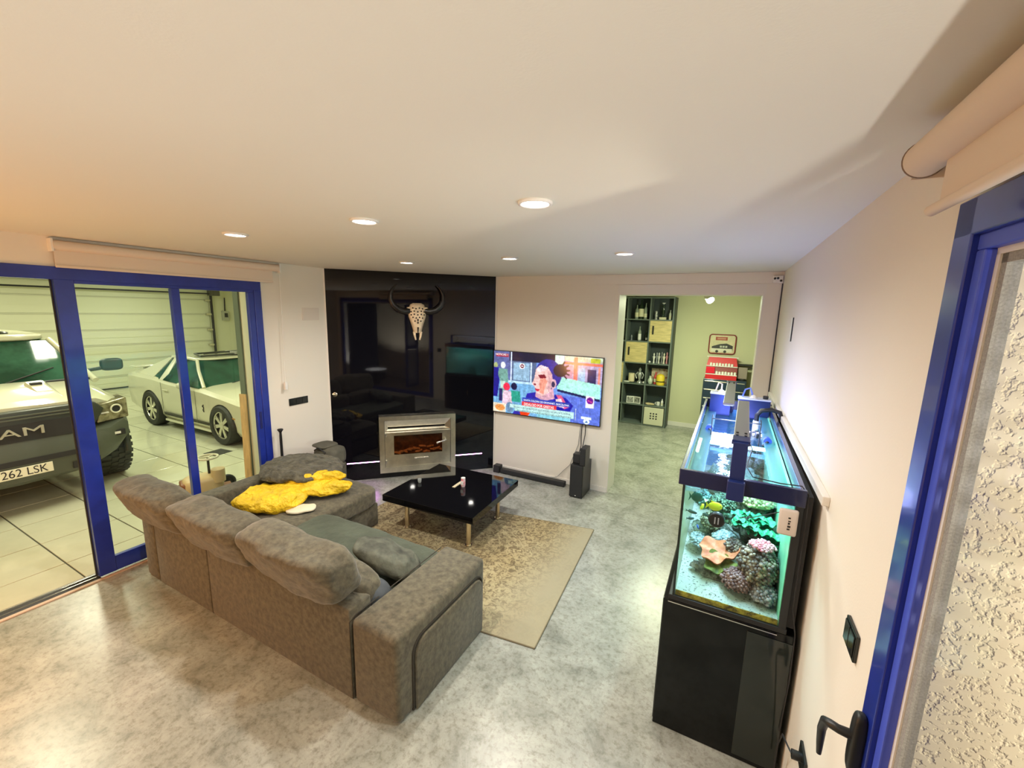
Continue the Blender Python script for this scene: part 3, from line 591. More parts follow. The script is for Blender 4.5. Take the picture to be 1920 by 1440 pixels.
# ------------------------------------------------------------------ coffee table
ct = thing('coffee_table', 'low square coffee table with glossy black top and steel legs', 'table', (-2.65, 3.718, 0), 0.04)
B((-0.567, -0.531, 0.378), (0.567, 0.531, 0.45), 0.003).build('tabletop', black_table, ct)
for sx in (-1, 1):
    for sy in (-1, 1):
        lg = MB().cyl((sx * 0.40, sy * 0.33, 0.018), (sx * 0.40, sy * 0.33, 0.378), 0.026, 20).build('leg', M('satin_steel', (0.75, 0.66, 0.52), 0.25, 1.0), ct, 60)
        MB().cyl((sx * 0.40, sy * 0.33, 0.016), (sx * 0.40, sy * 0.33, 0.024), 0.036, 20).build('foot_disc', MATS['satin_steel'], lg, 60)
t = thing('candle_glass', 'small red and white glass tumbler on the black coffee table', 'candle', (-2.565, 3.785, 0.45))
MB().lathe([(0.022, 0.0), (0.027, 0.02), (0.026, 0.08), (0.024, 0.10)], (0, 0, 0), 18).build('glass', M('red_white_glass', (0.75, 0.10, 0.12), 0.1, rgb2=(0.85, 0.75, 0.75), vs=30), t, 60)
MB().cyl((0, 0, 0.10), (0, 0, 0.106), 0.025, 18).build('rim', whitepl, t, 60)
B((-0.018, -0.029, 0.03), (0.018, -0.024, 0.07), 0.001).build('label_patch', M('paper_white', (0.8, 0.8, 0.78), 0.6), t)
o = MB().cbox((0, 0, 0.003), (0.035, 0.17, 0.005), 0.06).build('paper_strip', M('kraft_card', (0.60, 0.52, 0.36), 0.6)); o.location = (-2.648, 3.79, 0.45); tag(o, 'narrow beige card lying beside the red tumbler', 'card')
t = thing('glass_tealight', 'small clear glass cup at the far left edge of the black table', 'cup', (-3.06, 3.62, 0.45))
MB().lathe([(0.015, 0), (0.022, 0.02), (0.022, 0.045), (0.018, 0.045), (0.016, 0.012)], (0, 0, 0), 16).build('glass', M('milky_glass', (0.7, 0.75, 0.72), 0.1, trans=0.5), t, 60)

# ------------------------------------------------------------------ rug
def rug_mat():
    m = bpy.data.materials.new('worn_patterned_rug'); m.use_nodes = True; nt = m.node_tree; b = nt.nodes['Principled BSDF']; b.inputs['Roughness'].default_value = 0.95
    tc = nt.nodes.new('ShaderNodeTexCoord')
    n1 = nt.nodes.new('ShaderNodeTexNoise'); n1.inputs['Scale'].default_value = 17; n1.inputs['Detail'].default_value = 5; n1.inputs['Roughness'].default_value = 0.7; n1.inputs['Distortion'].default_value = 1.6
    nt.links.new(tc.outputs['Object'], n1.inputs['Vector'])
    r1 = nt.nodes.new('ShaderNodeValToRGB'); r1.color_ramp.elements[0].position = 0.42; r1.color_ramp.elements[1].position = 0.56
    r1.color_ramp.elements[0].color = (0.0, 0, 0, 1); r1.color_ramp.elements[1].color = (1, 1, 1, 1); nt.links.new(n1.outputs['Fac'], r1.inputs[0])
    n2 = nt.nodes.new('ShaderNodeTexNoise'); n2.inputs['Scale'].default_value = 1.7; n2.inputs['Detail'].default_value = 5; nt.links.new(tc.outputs['Object'], n2.inputs['Vector'])
    r2 = nt.nodes.new('ShaderNodeValToRGB'); r2.color_ramp.elements[0].position = 0.42; r2.color_ramp.elements[1].position = 0.62; nt.links.new(n2.outputs['Fac'], r2.inputs[0])
    base = nt.nodes.new('ShaderNodeMix'); base.data_type = 'RGBA'; base.inputs[6].default_value = (0.36, 0.28, 0.14, 1); base.inputs[7].default_value = (0.46, 0.38, 0.21, 1); nt.links.new(r2.outputs[0], base.inputs[0])
    dk = nt.nodes.new('ShaderNodeMix'); dk.data_type = 'RGBA'; dk.inputs[6].default_value = (0.10, 0.06, 0.022, 1); nt.links.new(base.outputs[2], dk.inputs[7]); nt.links.new(r1.outputs[0], dk.inputs[0])
    # wear: pattern fades to the right-hand side
    sp = nt.nodes.new('ShaderNodeSeparateXYZ'); nt.links.new(tc.outputs['Object'], sp.inputs[0])
    mr = nt.nodes.new('ShaderNodeMapRange'); mr.inputs[1].default_value = 0.60; mr.inputs[2].default_value = 1.05; mr.inputs[3].default_value = 0.15; mr.inputs[4].default_value = 0.92; nt.links.new(sp.outputs[0], mr.inputs[0])
    mm = nt.nodes.new('ShaderNodeMath'); mm.operation = 'MULTIPLY_ADD'; mm.inputs[1].default_value = 0.5; mm.use_clamp = True; nt.links.new(n2.outputs['Fac'], mm.inputs[0])
    s2 = nt.nodes.new('ShaderNodeMath'); s2.operation = 'SUBTRACT'; s2.inputs[1].default_value = 0.22; nt.links.new(mr.outputs[0], s2.inputs[0]); nt.links.new(s2.outputs[0], mm.inputs[2])
    fin = nt.nodes.new('ShaderNodeMix'); fin.data_type = 'RGBA'; nt.links.new(mm.outputs[0], fin.inputs[0]); nt.links.new(dk.outputs[2], fin.inputs[6]); fin.inputs[7].default_value = (0.34, 0.30, 0.20, 1)
    nt.links.new(fin.outputs[2], b.inputs['Base Color'])
    n3 = nt.nodes.new('ShaderNodeTexNoise'); n3.inputs['Scale'].default_value = 160; bp = nt.nodes.new('ShaderNodeBump'); bp.inputs['Strength'].default_value = 0.5; bp.inputs['Distance'].default_value = 0.004
    nt.links.new(tc.outputs['Object'], n3.inputs['Vector']); nt.links.new(n3.outputs['Fac'], bp.inputs['Height']); nt.links.new(bp.outputs[0], b.inputs['Normal'])
    return m
rg = thing('area_rug', 'worn beige and brown patterned rug under the black coffee table', 'rug', (-2.3, 3.2, 0))
q = [(1.236, -0.696), (1.11, 1.19), (-1.40, 0.80), (-1.40, -1.0)]
MB().hexa([(a, b_, 0.001) for a, b_ in q], [(a, b_, 0.010) for a, b_ in q]).build('pile', rug_mat(), rg)
e = MB()
for i in range(4):
    a, b_ = q[i], q[(i + 1) % 4]; e.tube([(a[0], a[1], 0.006), (b_[0], b_[1], 0.006)], 0.006, 6)
e.build('bound_edge', M('rug_binding', (0.22, 0.18, 0.11), 0.9), rg)

# ------------------------------------------------------------------ sofa
fab = M('grey_brown_chenille', (0.088, 0.076, 0.048), 0.92, var=0.38, vs=24, bump=0.35, bs=45, bd=0.006, sheen=0.2, detail=6)
fab2 = M('grey_green_velvet', (0.055, 0.066, 0.044), 0.85, var=0.22, vs=5, bump=0.5, bs=14, bd=0.02, sheen=0.12)
seamm = M('dark_seam', (0.035, 0.03, 0.022), 0.9)
sf = thing('corner_sofa', 'grey brown chenille corner sofa with chaise seen from behind', 'sofa', (-3.0, 1.575, 0))
def S(a, b_): return (a[0] + 3.0, a[1] - 1.575, a[2]), (b_[0] + 3.0, b_[1] - 1.575, b_[2])
def sb(name, a, b_, bev=0.02, mat=fab, wr=0.0, k=None):
    a, b_ = S(a, b_)
    if k:
        m = MB().soft([(a[i] + b_[i]) / 2 for i in range(3)], [abs(b_[i] - a[i]) for i in range(3)], 16, k, wr, 5.0, seed=len(bpy.data.objects))
        return m.build(name, mat, sf, 80)
    return MB().box(a, b_).bevel(bev, 3).build(name, mat, sf, 50)
sb('back_panel', (-3.462, 1.575, 0.0), (-1.893, 1.75, 0.63), 0.012)
sb('back_panel', (-4.292, 1.575, 0.0), (-3.470, 1.75, 0.62), 0.012)
sb('left_arm', (-4.52, 1.575, 0.0), (-4.300, 3.22, 0.60), 0.03)
arm = sb('right_arm', (-1.885, 1.575, 0.0), (-1.515, 2.535, 0.578), 0.035)
# inset side panel of the right arm with rounded top corners
pn = MB(); a0, a1, r = 0.14, 0.90, 0.10; pz = 0.47
pts = [(1.485, a0, 0.005), (1.485, a1, 0.005)] + [(1.485, a1 - r + r * math.cos(t_), pz - r + r * math.sin(t_)) for t_ in np.linspace(0, PI / 2, 6)] + [(1.485, a0 + r - r * math.sin(t_), pz - r + r * math.cos(t_)) for t_ in np.linspace(0, PI / 2, 6)]
pn.prism(pts, (0.022, 0, 0)).bevel(0.008, 2).build('side_panel', fab, arm, 50)
pp = [(1.486, a0 - 0.012, 0.01)] + [(1.486, a0 - 0.012 + r - r * math.cos(t_), pz + 0.012 - r + r * math.sin(t_)) for t_ in np.linspace(0, PI / 2, 6)] + [(1.486, a1 + 0.012 - r + r * math.sin(t_), pz + 0.012 - r + r * math.cos(t_)) for t_ in np.linspace(0, PI / 2, 6)] + [(1.486, a1 + 0.012, 0.01)]
MB().tube(pp, 0.009, 6).build('panel_groove', seamm, arm, 60)
MB().tube([(1.107, 0.002, 0.01), (1.107, 0.0, 0.55), (1.112, 0.05, 0.575), (1.112, 0.9, 0.578)], 0.0035, 6).build('piping', seamm, arm, 60)
for x in (-3.466, -4.296): MB().box((x + 3 - 0.006, 0.004, 0.0), (x + 3 + 0.006, 0.03, 0.60)).build('seam_gap', seamm, sf)
sb('seat_base', (-3.40, 1.75, 0.02), (-1.89, 2.56, 0.33), 0.015)
sb('chaise_base', (-4.30, 1.75, 0.02), (-3.37, 3.27, 0.27), 0.015)
sb('chaise_cushion', (-4.31, 1.72, 0.26), (-3.33, 3.29, 0.47), k=9, wr=0.010)
sb('seat_cushion', (-3.40, 1.72, 0.30), (-1.88, 2.60, 0.475), k=8, wr=0.014, mat=fab2)
for a, b_ in ((-4.30, -3.56), (-3.56, -2.72), (-2.72, -1.89)):
    sb('back_cushion', (a, 1.70, 0.42), (b_ - 0.02, 1.92, 0.72), k=4, wr=0.012)
def head(xa, xb, seed, z=0.845):
    L = xb - xa
    def fn(p):
        t = p.z / 0.19; y = p.y - 0.045 * t + 0.03 * math.cos(p.x / L * PI) * -1
        # wide at the top, thinner where it meets the back
        return Vector((p.x * (1 - 0.05 * (t < 0) * -t), y * (0.92 + 0.12 * t), p.z + 0.010 * math.sin(p.x * 9 + seed)))
    m = MB().soft((0, 0, 0), (L, 0.30, 0.385), 22, 4.4, 0.016, 8.0, fn, seed)
    o = m.rot(0.10, 'X').build('head_cushion', fab, sf, 80); o.location = ((xa + xb) / 2 + 3.0, 1.575 - 1.575 - 0.005, z)
head(-4.53, -3.63, 1, 0.80); head(-3.64, -2.74, 2, 0.82); head(-2.78, -1.875, 3, 0.845)
t = MB().soft((0, 0, 0), (0.54, 0.38, 0.20), 16, 2.2, 0.022, 7, seed=9).rot(0.42, 'Y').rot(-0.25, 'X').rot(0.5, 'Z').build('throw_cushion', M('dark_velvet', (0.075, 0.078, 0.058), 0.8, var=0.6, vs=6, bump=0.5, bs=16, bd=0.02), None, 80)
t.location = (-2.13, 2.14, 0.595); tag(t, 'dark crumpled throw cushion leaning on the right arm of the sofa', 'cushion')
t = MB().soft((0, 0, 0), (0.36, 0.22, 0.30), 10, 2.6, 0.012, 7, seed=11).build('small_cushion', M('blue_grey_velvet', (0.06, 0.067, 0.076), 0.85, var=0.2, vs=8, bump=0.3, bs=30, bd=0.006), None, 80)
t.location = (-2.04, 1.84, 0.50); t.rotation_euler = (0.2, 0.1, 0.3); tag(t, 'small blue-grey cushion in the corner of the right sofa arm', 'cushion')
# folded yellow jacket and the grey blanket on the chaise
yel = M('yellow_quilted_cloth', (0.72, 0.47, 0.012), 0.6, var=0.16, vs=6, bump=1.0, bs=13, bd=0.05)
jk = thing('yellow_jacket', 'bright yellow padded jacket lying folded on the chaise', 'jacket', (-3.83, 2.50, 0.47))
def wrap(p): return p
MB().soft((-0.12, -0.02, 0.080), (0.62, 0.52, 0.19), 26, 2.8, 0.040, 7, seed=4).rot(0.55, 'Z').build('body', yel, jk, 80)
MB().soft((0, 0, 0.085), (0.72, 0.24, 0.15), 22, 2.4, 0.030, 8, seed=6).rot(0.80, 'Z', (0, 0, 0)).build('sleeve', yel, jk, 80).location = (0.12, 0.24, 0.01)
MB().soft((0, 0, 0.12), (0.66, 0.22, 0.14), 22, 2.4, 0.030, 8, seed=8).rot(0.72, 'Z', (0, 0, 0)).build('sleeve', yel, jk, 80).location = (0.00, 0.30, 0.05)
MB().soft((0, 0, 0.03), (0.26, 0.17, 0.035), 8, 3.5, 0.008, 9, seed=3).rot(0.8, 'Z').build('lining', M('cream_lining', (0.66, 0.60, 0.45), 0.8, bump=0.4, bs=30), jk, 80).location = (0.27, -0.04, -0.005)
bk = MB().soft((0, 0, 0), (0.84, 0.66, 0.14), 28, 2.6, 0.035, 7, lambda p: Vector((p.x, p.y, p.z - 0.10 * max(0, p.x) - 0.05 * max(0, -p.y))), 5).rot(0.65, 'Z').build('grey_blanket', M('grey_fleece', (0.085, 0.077, 0.055), 0.95, var=0.45, vs=16, bump=1.0, bs=26, bd=0.03, sheen=0.1), None, 80)
bk.location = (-4.08, 2.86, 0.69); tag(bk, 'crumpled dark grey blanket piled on top of the yellow jacket', 'blanket')
bg = thing('grey_bag', 'grey cloth bag with folded flap standing at the far end of the sofa arm', 'bag', (-4.36, 3.46, 0.50))
MB().soft((0, 0, 0.10), (0.36, 0.30, 0.24), 10, 3.5, 0.012, 8, seed=2).build('body', M('bag_cloth', (0.09, 0.085, 0.065), 0.9, var=0.2, vs=10), bg, 80)
MB().soft((-0.06, -0.02, 0.225), (0.26, 0.26, 0.035), 8, 3.5, 0.008, 8, seed=3).build('flap', MATS['bag_cloth'], bg, 80)
MB().tube([(-0.1, -0.15, 0.18), (0.0, -0.165, 0.235), (0.1, -0.15, 0.18)], 0.008, 6).build('strap', black_mt, bg, 60)
B((-0.15, -0.12, -0.5), (0.15, 0.12, 0.0), 0.02).build('lower_body', MATS['bag_cloth'], bg)
st_ = thing('black_pole', 'slim black pole with flared top standing behind the sofa by the window', 'pole', (-4.66, 3.02, 0))
MB().tube([(0, 0, 0.02), (0, 0, 0.88), (0, 0, 0.96)], [0.018, 0.015, 0.013], 12).build('shaft', black_pl, st_, 60)
MB().lathe([(0.013, 0.95), (0.034, 0.985), (0.030, 0.992), (0.010, 0.97)], (0, 0, 0), 14).build('flared_top', black_pl, st_, 60); MB().lathe([(0.09, 0), (0.09, 0.015), (0.02, 0.03)], (0, 0, 0), 18).build('base', black_pl, st_, 60)

# ------------------------------------------------------------------ aquarium cabinet and tank
AX0, AX1, AY0, AY1 = -0.16, 0.36, 2.352, 4.60
cb = thing('aquarium_cabinet', 'glossy black aquarium cabinet standing against the right wall', 'cabinet', (0.12, 3.48, 0))
B((-0.325, -1.134, 0.0), (0.31, 1.15, 0.842), 0.004).build('body', black_stand, cb)
B((0.10, -1.139, 0.03), (0.305, -1.134, 0.80), 0.002).build('side_panel', M('cabinet_grey_panel', (0.022, 0.028, 0.026), 0.06), cb)
for k in range(3):
    d = B((-0.329, -1.12 + k * 0.757, 0.02), (-0.325, -1.12 + k * 0.757 + 0.745, 0.825), 0.001).build('door', black_stand, cb)
    B((-0.345, -0.45 + k * 0.757, 0.40), (-0.329, -0.43 + k * 0.757, 0.52), 0.003).build('handle', steel, d)
B((-0.30, -1.141, 0.829), (0.23, -1.135, 0.834)).build('bright_edge', chrome, cb)
tk = thing('aquarium', 'long lit glass reef aquarium with blue-black rim on the glossy black cabinet', 'aquarium', (0.10, 3.48, 0.842))
def A(a, b_): return (a[0] - 0.10, a[1] - 3.48, a[2] - 0.842), (b_[0] - 0.10, b_[1] - 3.48, b_[2] - 0.842)
def ab(name, a, b_, mat, bev=0.0, par=tk):
    a, b_ = A(a, b_); return B(a, b_, bev).build(name, mat, par)
rimm = M('rim_blue_black', (0.006, 0.010, 0.055), 0.25, coat=0.4)
ab('base_frame', (AX0 - 0.02, AY0 - 0.006, 0.843), (AX1 + 0.03, AY1 + 0.02, 0.872), black_pl, 0.003)
ab('rim_front', (AX0 - 0.025, AY0 - 0.008, 1.535), (AX1 + 0.030, AY0 + 0.018, 1.622), rimm, 0.004)
ab('rim_back', (AX0 - 0.025, AY1 - 0.01, 1.535), (AX1 + 0.030, AY1 + 0.018, 1.622), rimm, 0.004)
ab('rim_left', (AX0 - 0.025, AY0 + 0.018, 1.535), (AX0 - 0.004, AY1 - 0.01, 1.618), rimm, 0.003)
ab('rim_right', (AX1 + 0.004, AY0 + 0.018, 1.535), (AX1 + 0.028, AY1 - 0.01, 1.618), rimm, 0.003)
pane = thin_glass('tank_glass', (0.93, 0.99, 0.96), 0.5)
ab('front_pane', (AX0, AY0, 0.872), (AX1, AY0 + 0.010, 1.535), pane)
milky = thin_glass('hazy_pane', (0.80, 0.97, 0.90), 0.6, 0.32, (0.62, 0.95, 0.82))  # pale mint mixed in for the water's bright haze and reflections
ab('left_pane', (AX0, AY0 + 0.010, 0.872), (AX0 + 0.010, AY1, 1.535), milky)
ab('back_pane', (AX0, AY1 - 0.010, 0.872), (AX1, AY1, 1.535), M('blue_back_film', (0.10, 0.26, 0.5), 0.5))
ab('right_pane', (AX1 - 0.010, AY0 + 0.010, 0.872), (AX1, AY1, 1.535), M('green_side_film', (0.20, 0.62, 0.36), 0.4, var=0.2, vs=5))
edge = M('green_glass_edge', (0.30, 0.75, 0.50), 0.2)
ab('left_glass_edge', (AX0 - 0.002, AY0 - 0.002, 0.872), (AX0 + 0.010, AY0 + 0.012, 1.535), M('dark_silicone', (0.01, 0.02, 0.018), 0.4))
ab('right_glass_edge', (AX1 - 0.008, AY0 - 0.003, 0.872), (AX1 + 0.024, AY0 + 0.012, 1.535), black_pl)
ab('outer_black_panel', (AX1 + 0.028, AY0 + 0.02, 0.872), (AX1 + 0.062, AY1, 1.585), black_mt)
ab('inner_brace', (AX0 + 0.010, AY0 + 0.010, 1.522), (AX0 + 0.085, AY1 - 0.012, 1.530), thin_glass('brace_glass', (0.8, 0.95, 1.0), 1.0, 0.35, (0.7, 0.9, 1.0)))
ab('inner_brace', (AX1 - 0.085, AY0 + 0.010, 1.522), (AX1 - 0.012, AY1 - 0.012, 1.530), MATS.get('x') or bpy.data.materials['brace_glass'])
ab('cross_brace', (AX0 + 0.085, 3.28, 1.522), (AX1 - 0.085, 3.36, 1.530), M('teal_brace', (0.35, 0.75, 0.75), 0.2))
wt = ab('water_surface', (AX0 + 0.010, AY0 + 0.010, 1.500), (AX1 - 0.010, AY1 - 0.010, 1.502), thin_glass('water_surface', (0.86, 0.97, 1.0), 0.8, 0, bump=0.25, bs=14))
# sand with a sloping bed, algae line behind the front glass
v = []; nx_, ny_ = 26, 90
for j in range(ny_ + 1):
    for i in range(nx_ + 1):
        x = AX0 + 0.011 + (AX1 - AX0 - 0.022) * i / nx_; y = AY0 + 0.012 + (AY1 - AY0 - 0.024) * j / ny_
        z = 0.892 + 0.022 * noise.noise(Vector((x * 7, y * 5, 0))) + 0.008 * noise.noise(Vector((x * 40, y * 40, 1))) + 0.03 * min(1, (y - AY0) / 0.6)
        v.append((x - 0.10, y - 3.48, z - 0.842))
f = [(j * (nx_ + 1) + i, j * (nx_ + 1) + i + 1, (j + 1) * (nx_ + 1) + i + 1, (j + 1) * (nx_ + 1) + i) for j in range(ny_) for i in range(nx_)]
sd = MB().add(v, f).build('sand_bed', M('coral_sand', (0.44, 0.48, 0.42), 0.95, rgb2=(0.08, 0.09, 0.08), vs=75, ramp=(0.55, 0.66)), tk, 80); sd['kind'] = 'stuff'
ab('algae_strip', (AX0 + 0.012, AY0 + 0.0105, 0.872), (AX1 - 0.012, AY0 + 0.014, 0.902), M('algae_film', (0.10, 0.07, 0.015), 0.9, rgb2=(0.55, 0.46, 0.06), vs=30))

def rock(c, d, mat, sub=4, amp=0.35, seed=0, name='live_rock', freq=2.2):
    bm = bmesh.new(); bmesh.ops.create_icosphere(bm, subdivisions=sub, radius=1)
    for q in bm.verts:
        p = q.co.copy(); n_ = noise.fractal(p * freq + Vector((seed * 3.7, seed, 0)), 0.9, 2.2, 4); n2_ = noise.noise(p * 9 + Vector((seed, 0, 4)))
        q.co = p * (1 + amp * n_ + 0.09 * n2_); q.co = Vector((q.co.x * d[0], q.co.y * d[1], q.co.z * d[2]))
    m = MB(); bm.verts.index_update(); m.v = [tuple(q.co) for q in bm.verts]; m.f = [tuple(x.index for x in q.verts) for q in bm.faces]; bm.free()
    o = m.build(name, mat, None, 80); o.location = c; return o
rk = M('live_rock_stone', (0.04, 0.035, 0.03), 0.95, rgb2=(0.25, 0.23, 0.18), vs=40, bump=1.0, bs=60, bd=0.012)
rk2 = M('grey_green_rock', (0.03, 0.05, 0.04), 0.95, rgb2=(0.25, 0.32, 0.25), vs=40, bump=1.0, bs=60, bd=0.012)
R_ = [((0.02, 3.02, 0.965), (0.13, 0.13, 0.09), rk2, 'low grey-green live rock at the left middle of the reef tank'), ((0.27, 2.72, 0.93), (0.10, 0.18, 0.08), rk, 'dark live rock at the foot of the bubbly coral mound'), ((0.24, 3.10, 1.10), (0.12, 0.16, 0.15), rk2, 'tall grey-green live rock behind the green ruffled coral'),
      ((0.04, 2.64, 0.925), (0.12, 0.08, 0.045), rk, 'flat dark rock under the orange plate coral'), ((0.10, 3.62, 1.08), (0.20, 0.26, 0.20), rk2, 'large live rock in the middle of the long tank'), ((0.20, 4.20, 1.06), (0.15, 0.24, 0.20), rk, 'live rock at the far end of the tank'), ((-0.05, 3.9, 0.98), (0.09, 0.16, 0.1), rk, 'small rock near the left glass toward the far end')]
for i, (c, d, m_, lb) in enumerate(R_): tag(rock(c, d, m_, 4, 0.38, i + 1), lb, 'rock')

def bubbly(name, label, c, d, n, r, mat, seed, zmin=-0.6, flat=1.0, cat='coral'):
    rnd = random.Random(seed); bm0 = bmesh.new(); bmesh.ops.create_icosphere(bm0, subdivisions=1, radius=1); bv = [q.co.copy() for q in bm0.verts]; bf = [[x.index for x in q.verts] for q in bm0.faces]; bm0.free()
    m = MB().soft((0, 0, 0), (d[0] * 1.8, d[1] * 1.8, d[2] * 1.8), 8, 2.2, 0.01, 20)
    for i in range(n):
        z = 1 - (1 - zmin) * (i + .5) / n; a = i * 2.39996; q = math.sqrt(max(0, 1 - z * z)); k = rnd.uniform(0.86, 1.08)
        p = Vector((q * math.cos(a) * d[0] * k, q * math.sin(a) * d[1] * k, z * d[2] * k)); rr_ = r * rnd.uniform(0.6, 1.3)
        m.add([p + Vector((b_.x * rr_, b_.y * rr_, b_.z * rr_ * flat)) for b_ in bv], bf)
    o = m.build(name, mat, None, 80); o.location = c; return tag(o, label, cat)
cm = M('bubble_coral_brown', (0.10, 0.065, 0.055), 0.6, rgb2=(0.46, 0.36, 0.26), vs=26, ramp=(0.45, 0.62))
bubbly('bubble_coral', 'large brown and cream bubbly coral mound in the right half of the front glass', (0.255, 2.60, 1.045), (0.095, 0.13, 0.115), 330, 0.013, cm, 1)
bubbly('bubble_coral', 'grey knobbly coral at the sand below the large coral mound', (0.285, 2.50, 0.945), (0.065, 0.07, 0.050), 150, 0.010, M('grey_coral', (0.08, 0.08, 0.09), 0.6, rgb2=(0.50, 0.46, 0.50), vs=40), 2)
bubbly('bubble_coral', 'reddish brown coral cluster left of the large coral mound', (0.155, 2.53, 0.965), (0.075, 0.08, 0.055), 170, 0.010, M('maroon_coral', (0.10, 0.04, 0.045), 0.6, rgb2=(0.42, 0.24, 0.22), vs=30), 3)
bubbly('pink_coral', 'pink-tipped coral on top of the large coral mound', (0.262, 2.60, 1.165), (0.062, 0.055, 0.026), 80, 0.009, M('pink_coral', (0.80, 0.20, 0.28), 0.5, rgb2=(0.85, 0.50, 0.52), vs=40), 4, 0.0)
bubbly('cream_coral', 'cream knobbly coral at the top right behind the front rim', (0.235, 3.05, 1.27), (0.11, 0.13, 0.06), 200, 0.012, M('cream_coral', (0.42, 0.40, 0.16), 0.6, rgb2=(0.72, 0.68, 0.40), vs=40), 5, -0.3)
bubbly('grey_coral', 'blue-grey rounded coral above the plate coral', (0.075, 2.86, 1.035), (0.065, 0.07, 0.03), 70, 0.014, M('blue_grey_coral', (0.20, 0.28, 0.30), 0.6, rgb2=(0.42, 0.52, 0.50), vs=30), 6, -0.2)
bubbly('grey_coral', 'pale grey-green coral at the left edge of the reef', (-0.07, 2.85, 0.985), (0.05, 0.08, 0.035), 70, 0.012, MATS['blue_grey_coral'], 8, -0.2)

bubbly('branch_coral', 'dark olive twiggy coral in the left middle of the tank', (-0.01, 2.92, 1.10), (0.055, 0.07, 0.05), 150, 0.009, M('olive_twig', (0.05, 0.06, 0.03), 0.7, rgb2=(0.35, 0.38, 0.22), vs=50, ramp=(0.45, 0.6)), 11, -0.4)
bubbly('branch_coral', 'dark green knobbly coral behind the round magnet', (0.05, 3.05, 1.19), (0.08, 0.08, 0.06), 190, 0.010, M('deep_green_coral', (0.02, 0.06, 0.04), 0.7, rgb2=(0.20, 0.34, 0.20), vs=45, ramp=(0.45, 0.6)), 12, -0.4)
bubbly('branch_coral', 'teal knobbly coral cluster at the upper left of the reef', (-0.07, 3.12, 1.16), (0.05, 0.08, 0.06), 120, 0.010, M('teal_coral', (0.03, 0.10, 0.10), 0.7, rgb2=(0.20, 0.40, 0.36), vs=45, ramp=(0.45, 0.6)), 13, -0.4)
bubbly('branch_coral', 'grey brown knobbly coral between the plate coral and the mound', (0.13, 2.72, 1.06), (0.05, 0.06, 0.045), 110, 0.010, MATS['bubble_coral_brown'], 14, -0.4)

def ruffle(name, label, c, R0, rows, mat, seed, zs=0.045):
    """overlapping wavy leaves"""
    rnd = random.Random(seed); m = MB()
    for k in range(rows):
        a0 = rnd.uniform(0, 6.28); cx, cy, cz = rnd.uniform(-R0, R0), rnd.uniform(-R0, R0) * 0.8, rnd.uniform(-zs, zs); rr_ = rnd.uniform(0.028, 0.048); v = [(cx, cy, cz - 0.012)]; n = 22
        for ring_ in (0.55, 1.0):
            for i in range(n):
                a = 2 * PI * i / n; wv = math.sin(a * 5 + a0) * 0.010 * ring_ + 0.006 * ring_
                v.append((cx + rr_ * ring_ * math.cos(a), cy + rr_ * ring_ * math.sin(a), cz + wv))
        f = [(0, 1 + i, 1 + (i + 1) % n) for i in range(n)] + [(1 + i, 1 + n + i, 1 + n + (i + 1) % n, 1 + (i + 1) % n) for i in range(n)]
        top = len(v); v += [(x, y, z - 0.004) for x, y, z in v]; f += [tuple(top + j for j in q[::-1]) for q in f[:]]
        m.add(v, f)
    o = m.build(name, mat, None, 80); o.location = c; return tag(o, label, 'coral')
gm = M('green_leather_coral', (0.005, 0.16, 0.06), 0.5, rgb2=(0.03, 0.42, 0.17), vs=14)
ruffle('leaf_coral', 'bright green ruffled leaf coral above the bubbly mound', (0.225, 2.82, 1.185), 0.085, 26, gm, 1)
ruffle('leaf_coral', 'green ruffled leaf coral against the right glass', (0.305, 2.72, 1.12), 0.038, 16, gm, 2, 0.07)
ruffle('leaf_coral', 'pale green leafy coral at the top of the left rock', (0.035, 3.12, 1.12), 0.10, 22, M('pale_green_coral', (0.20, 0.42, 0.20), 0.6, rgb2=(0.45, 0.70, 0.45), vs=20), 3, 0.09)

def plate(name, label, c, R0, mat, seed, tilt=(0.15, 0), dish=0.02):
    v = []; n = 44; nr = 8; rnd = random.Random(seed)
    for r in range(nr + 1):
        for i in range(n):
            a = 2 * PI * i / n; q = R0 * r / nr * (1 + 0.13 * math.sin(3 * a + seed) + 0.06 * math.sin(7 * a)) + 1e-4
            v.append((q * math.cos(a), q * math.sin(a) * 0.85, dish * (r / nr) ** 2 + 0.010 * math.sin(a * 6 + seed) * (r / nr) ** 2 + 0.006 * noise.noise(Vector((q * math.cos(a) * 30, q * math.sin(a) * 30, seed)))))
    f = [(r * n + i, r * n + (i + 1) % n, (r + 1) * n + (i + 1) % n, (r + 1) * n + i) for r in range(nr) for i in range(n)]
    top = len(v); v += [(x, y, z - 0.010) for x, y, z in v]; f += [tuple(top + j for j in q[::-1]) for q in f[:]]
    f += [(nr * n + i, nr * n + (i + 1) % n, top + nr * n + (i + 1) % n, top + nr * n + i) for i in range(n)]
    o = MB().add(v, f).build(name, mat, None, 80); o.location = c; o.rotation_euler = (tilt[0], tilt[1], 0); return tag(o, label, 'coral')
plate('plate_coral', 'orange pink plate coral left of the large coral mound', (0.045, 2.66, 1.035), 0.105, M('orange_coral', (0.50, 0.10, 0.025), 0.6, rgb2=(0.70, 0.26, 0.12), vs=24), 1, (0.35, -0.12))
plate('plate_coral', 'olive green plate coral underneath the orange plate coral', (0.060, 2.60, 0.990), 0.085, M('olive_coral', (0.07, 0.09, 0.01), 0.6, rgb2=(0.22, 0.25, 0.04), vs=24), 2, (0.45, -0.05))

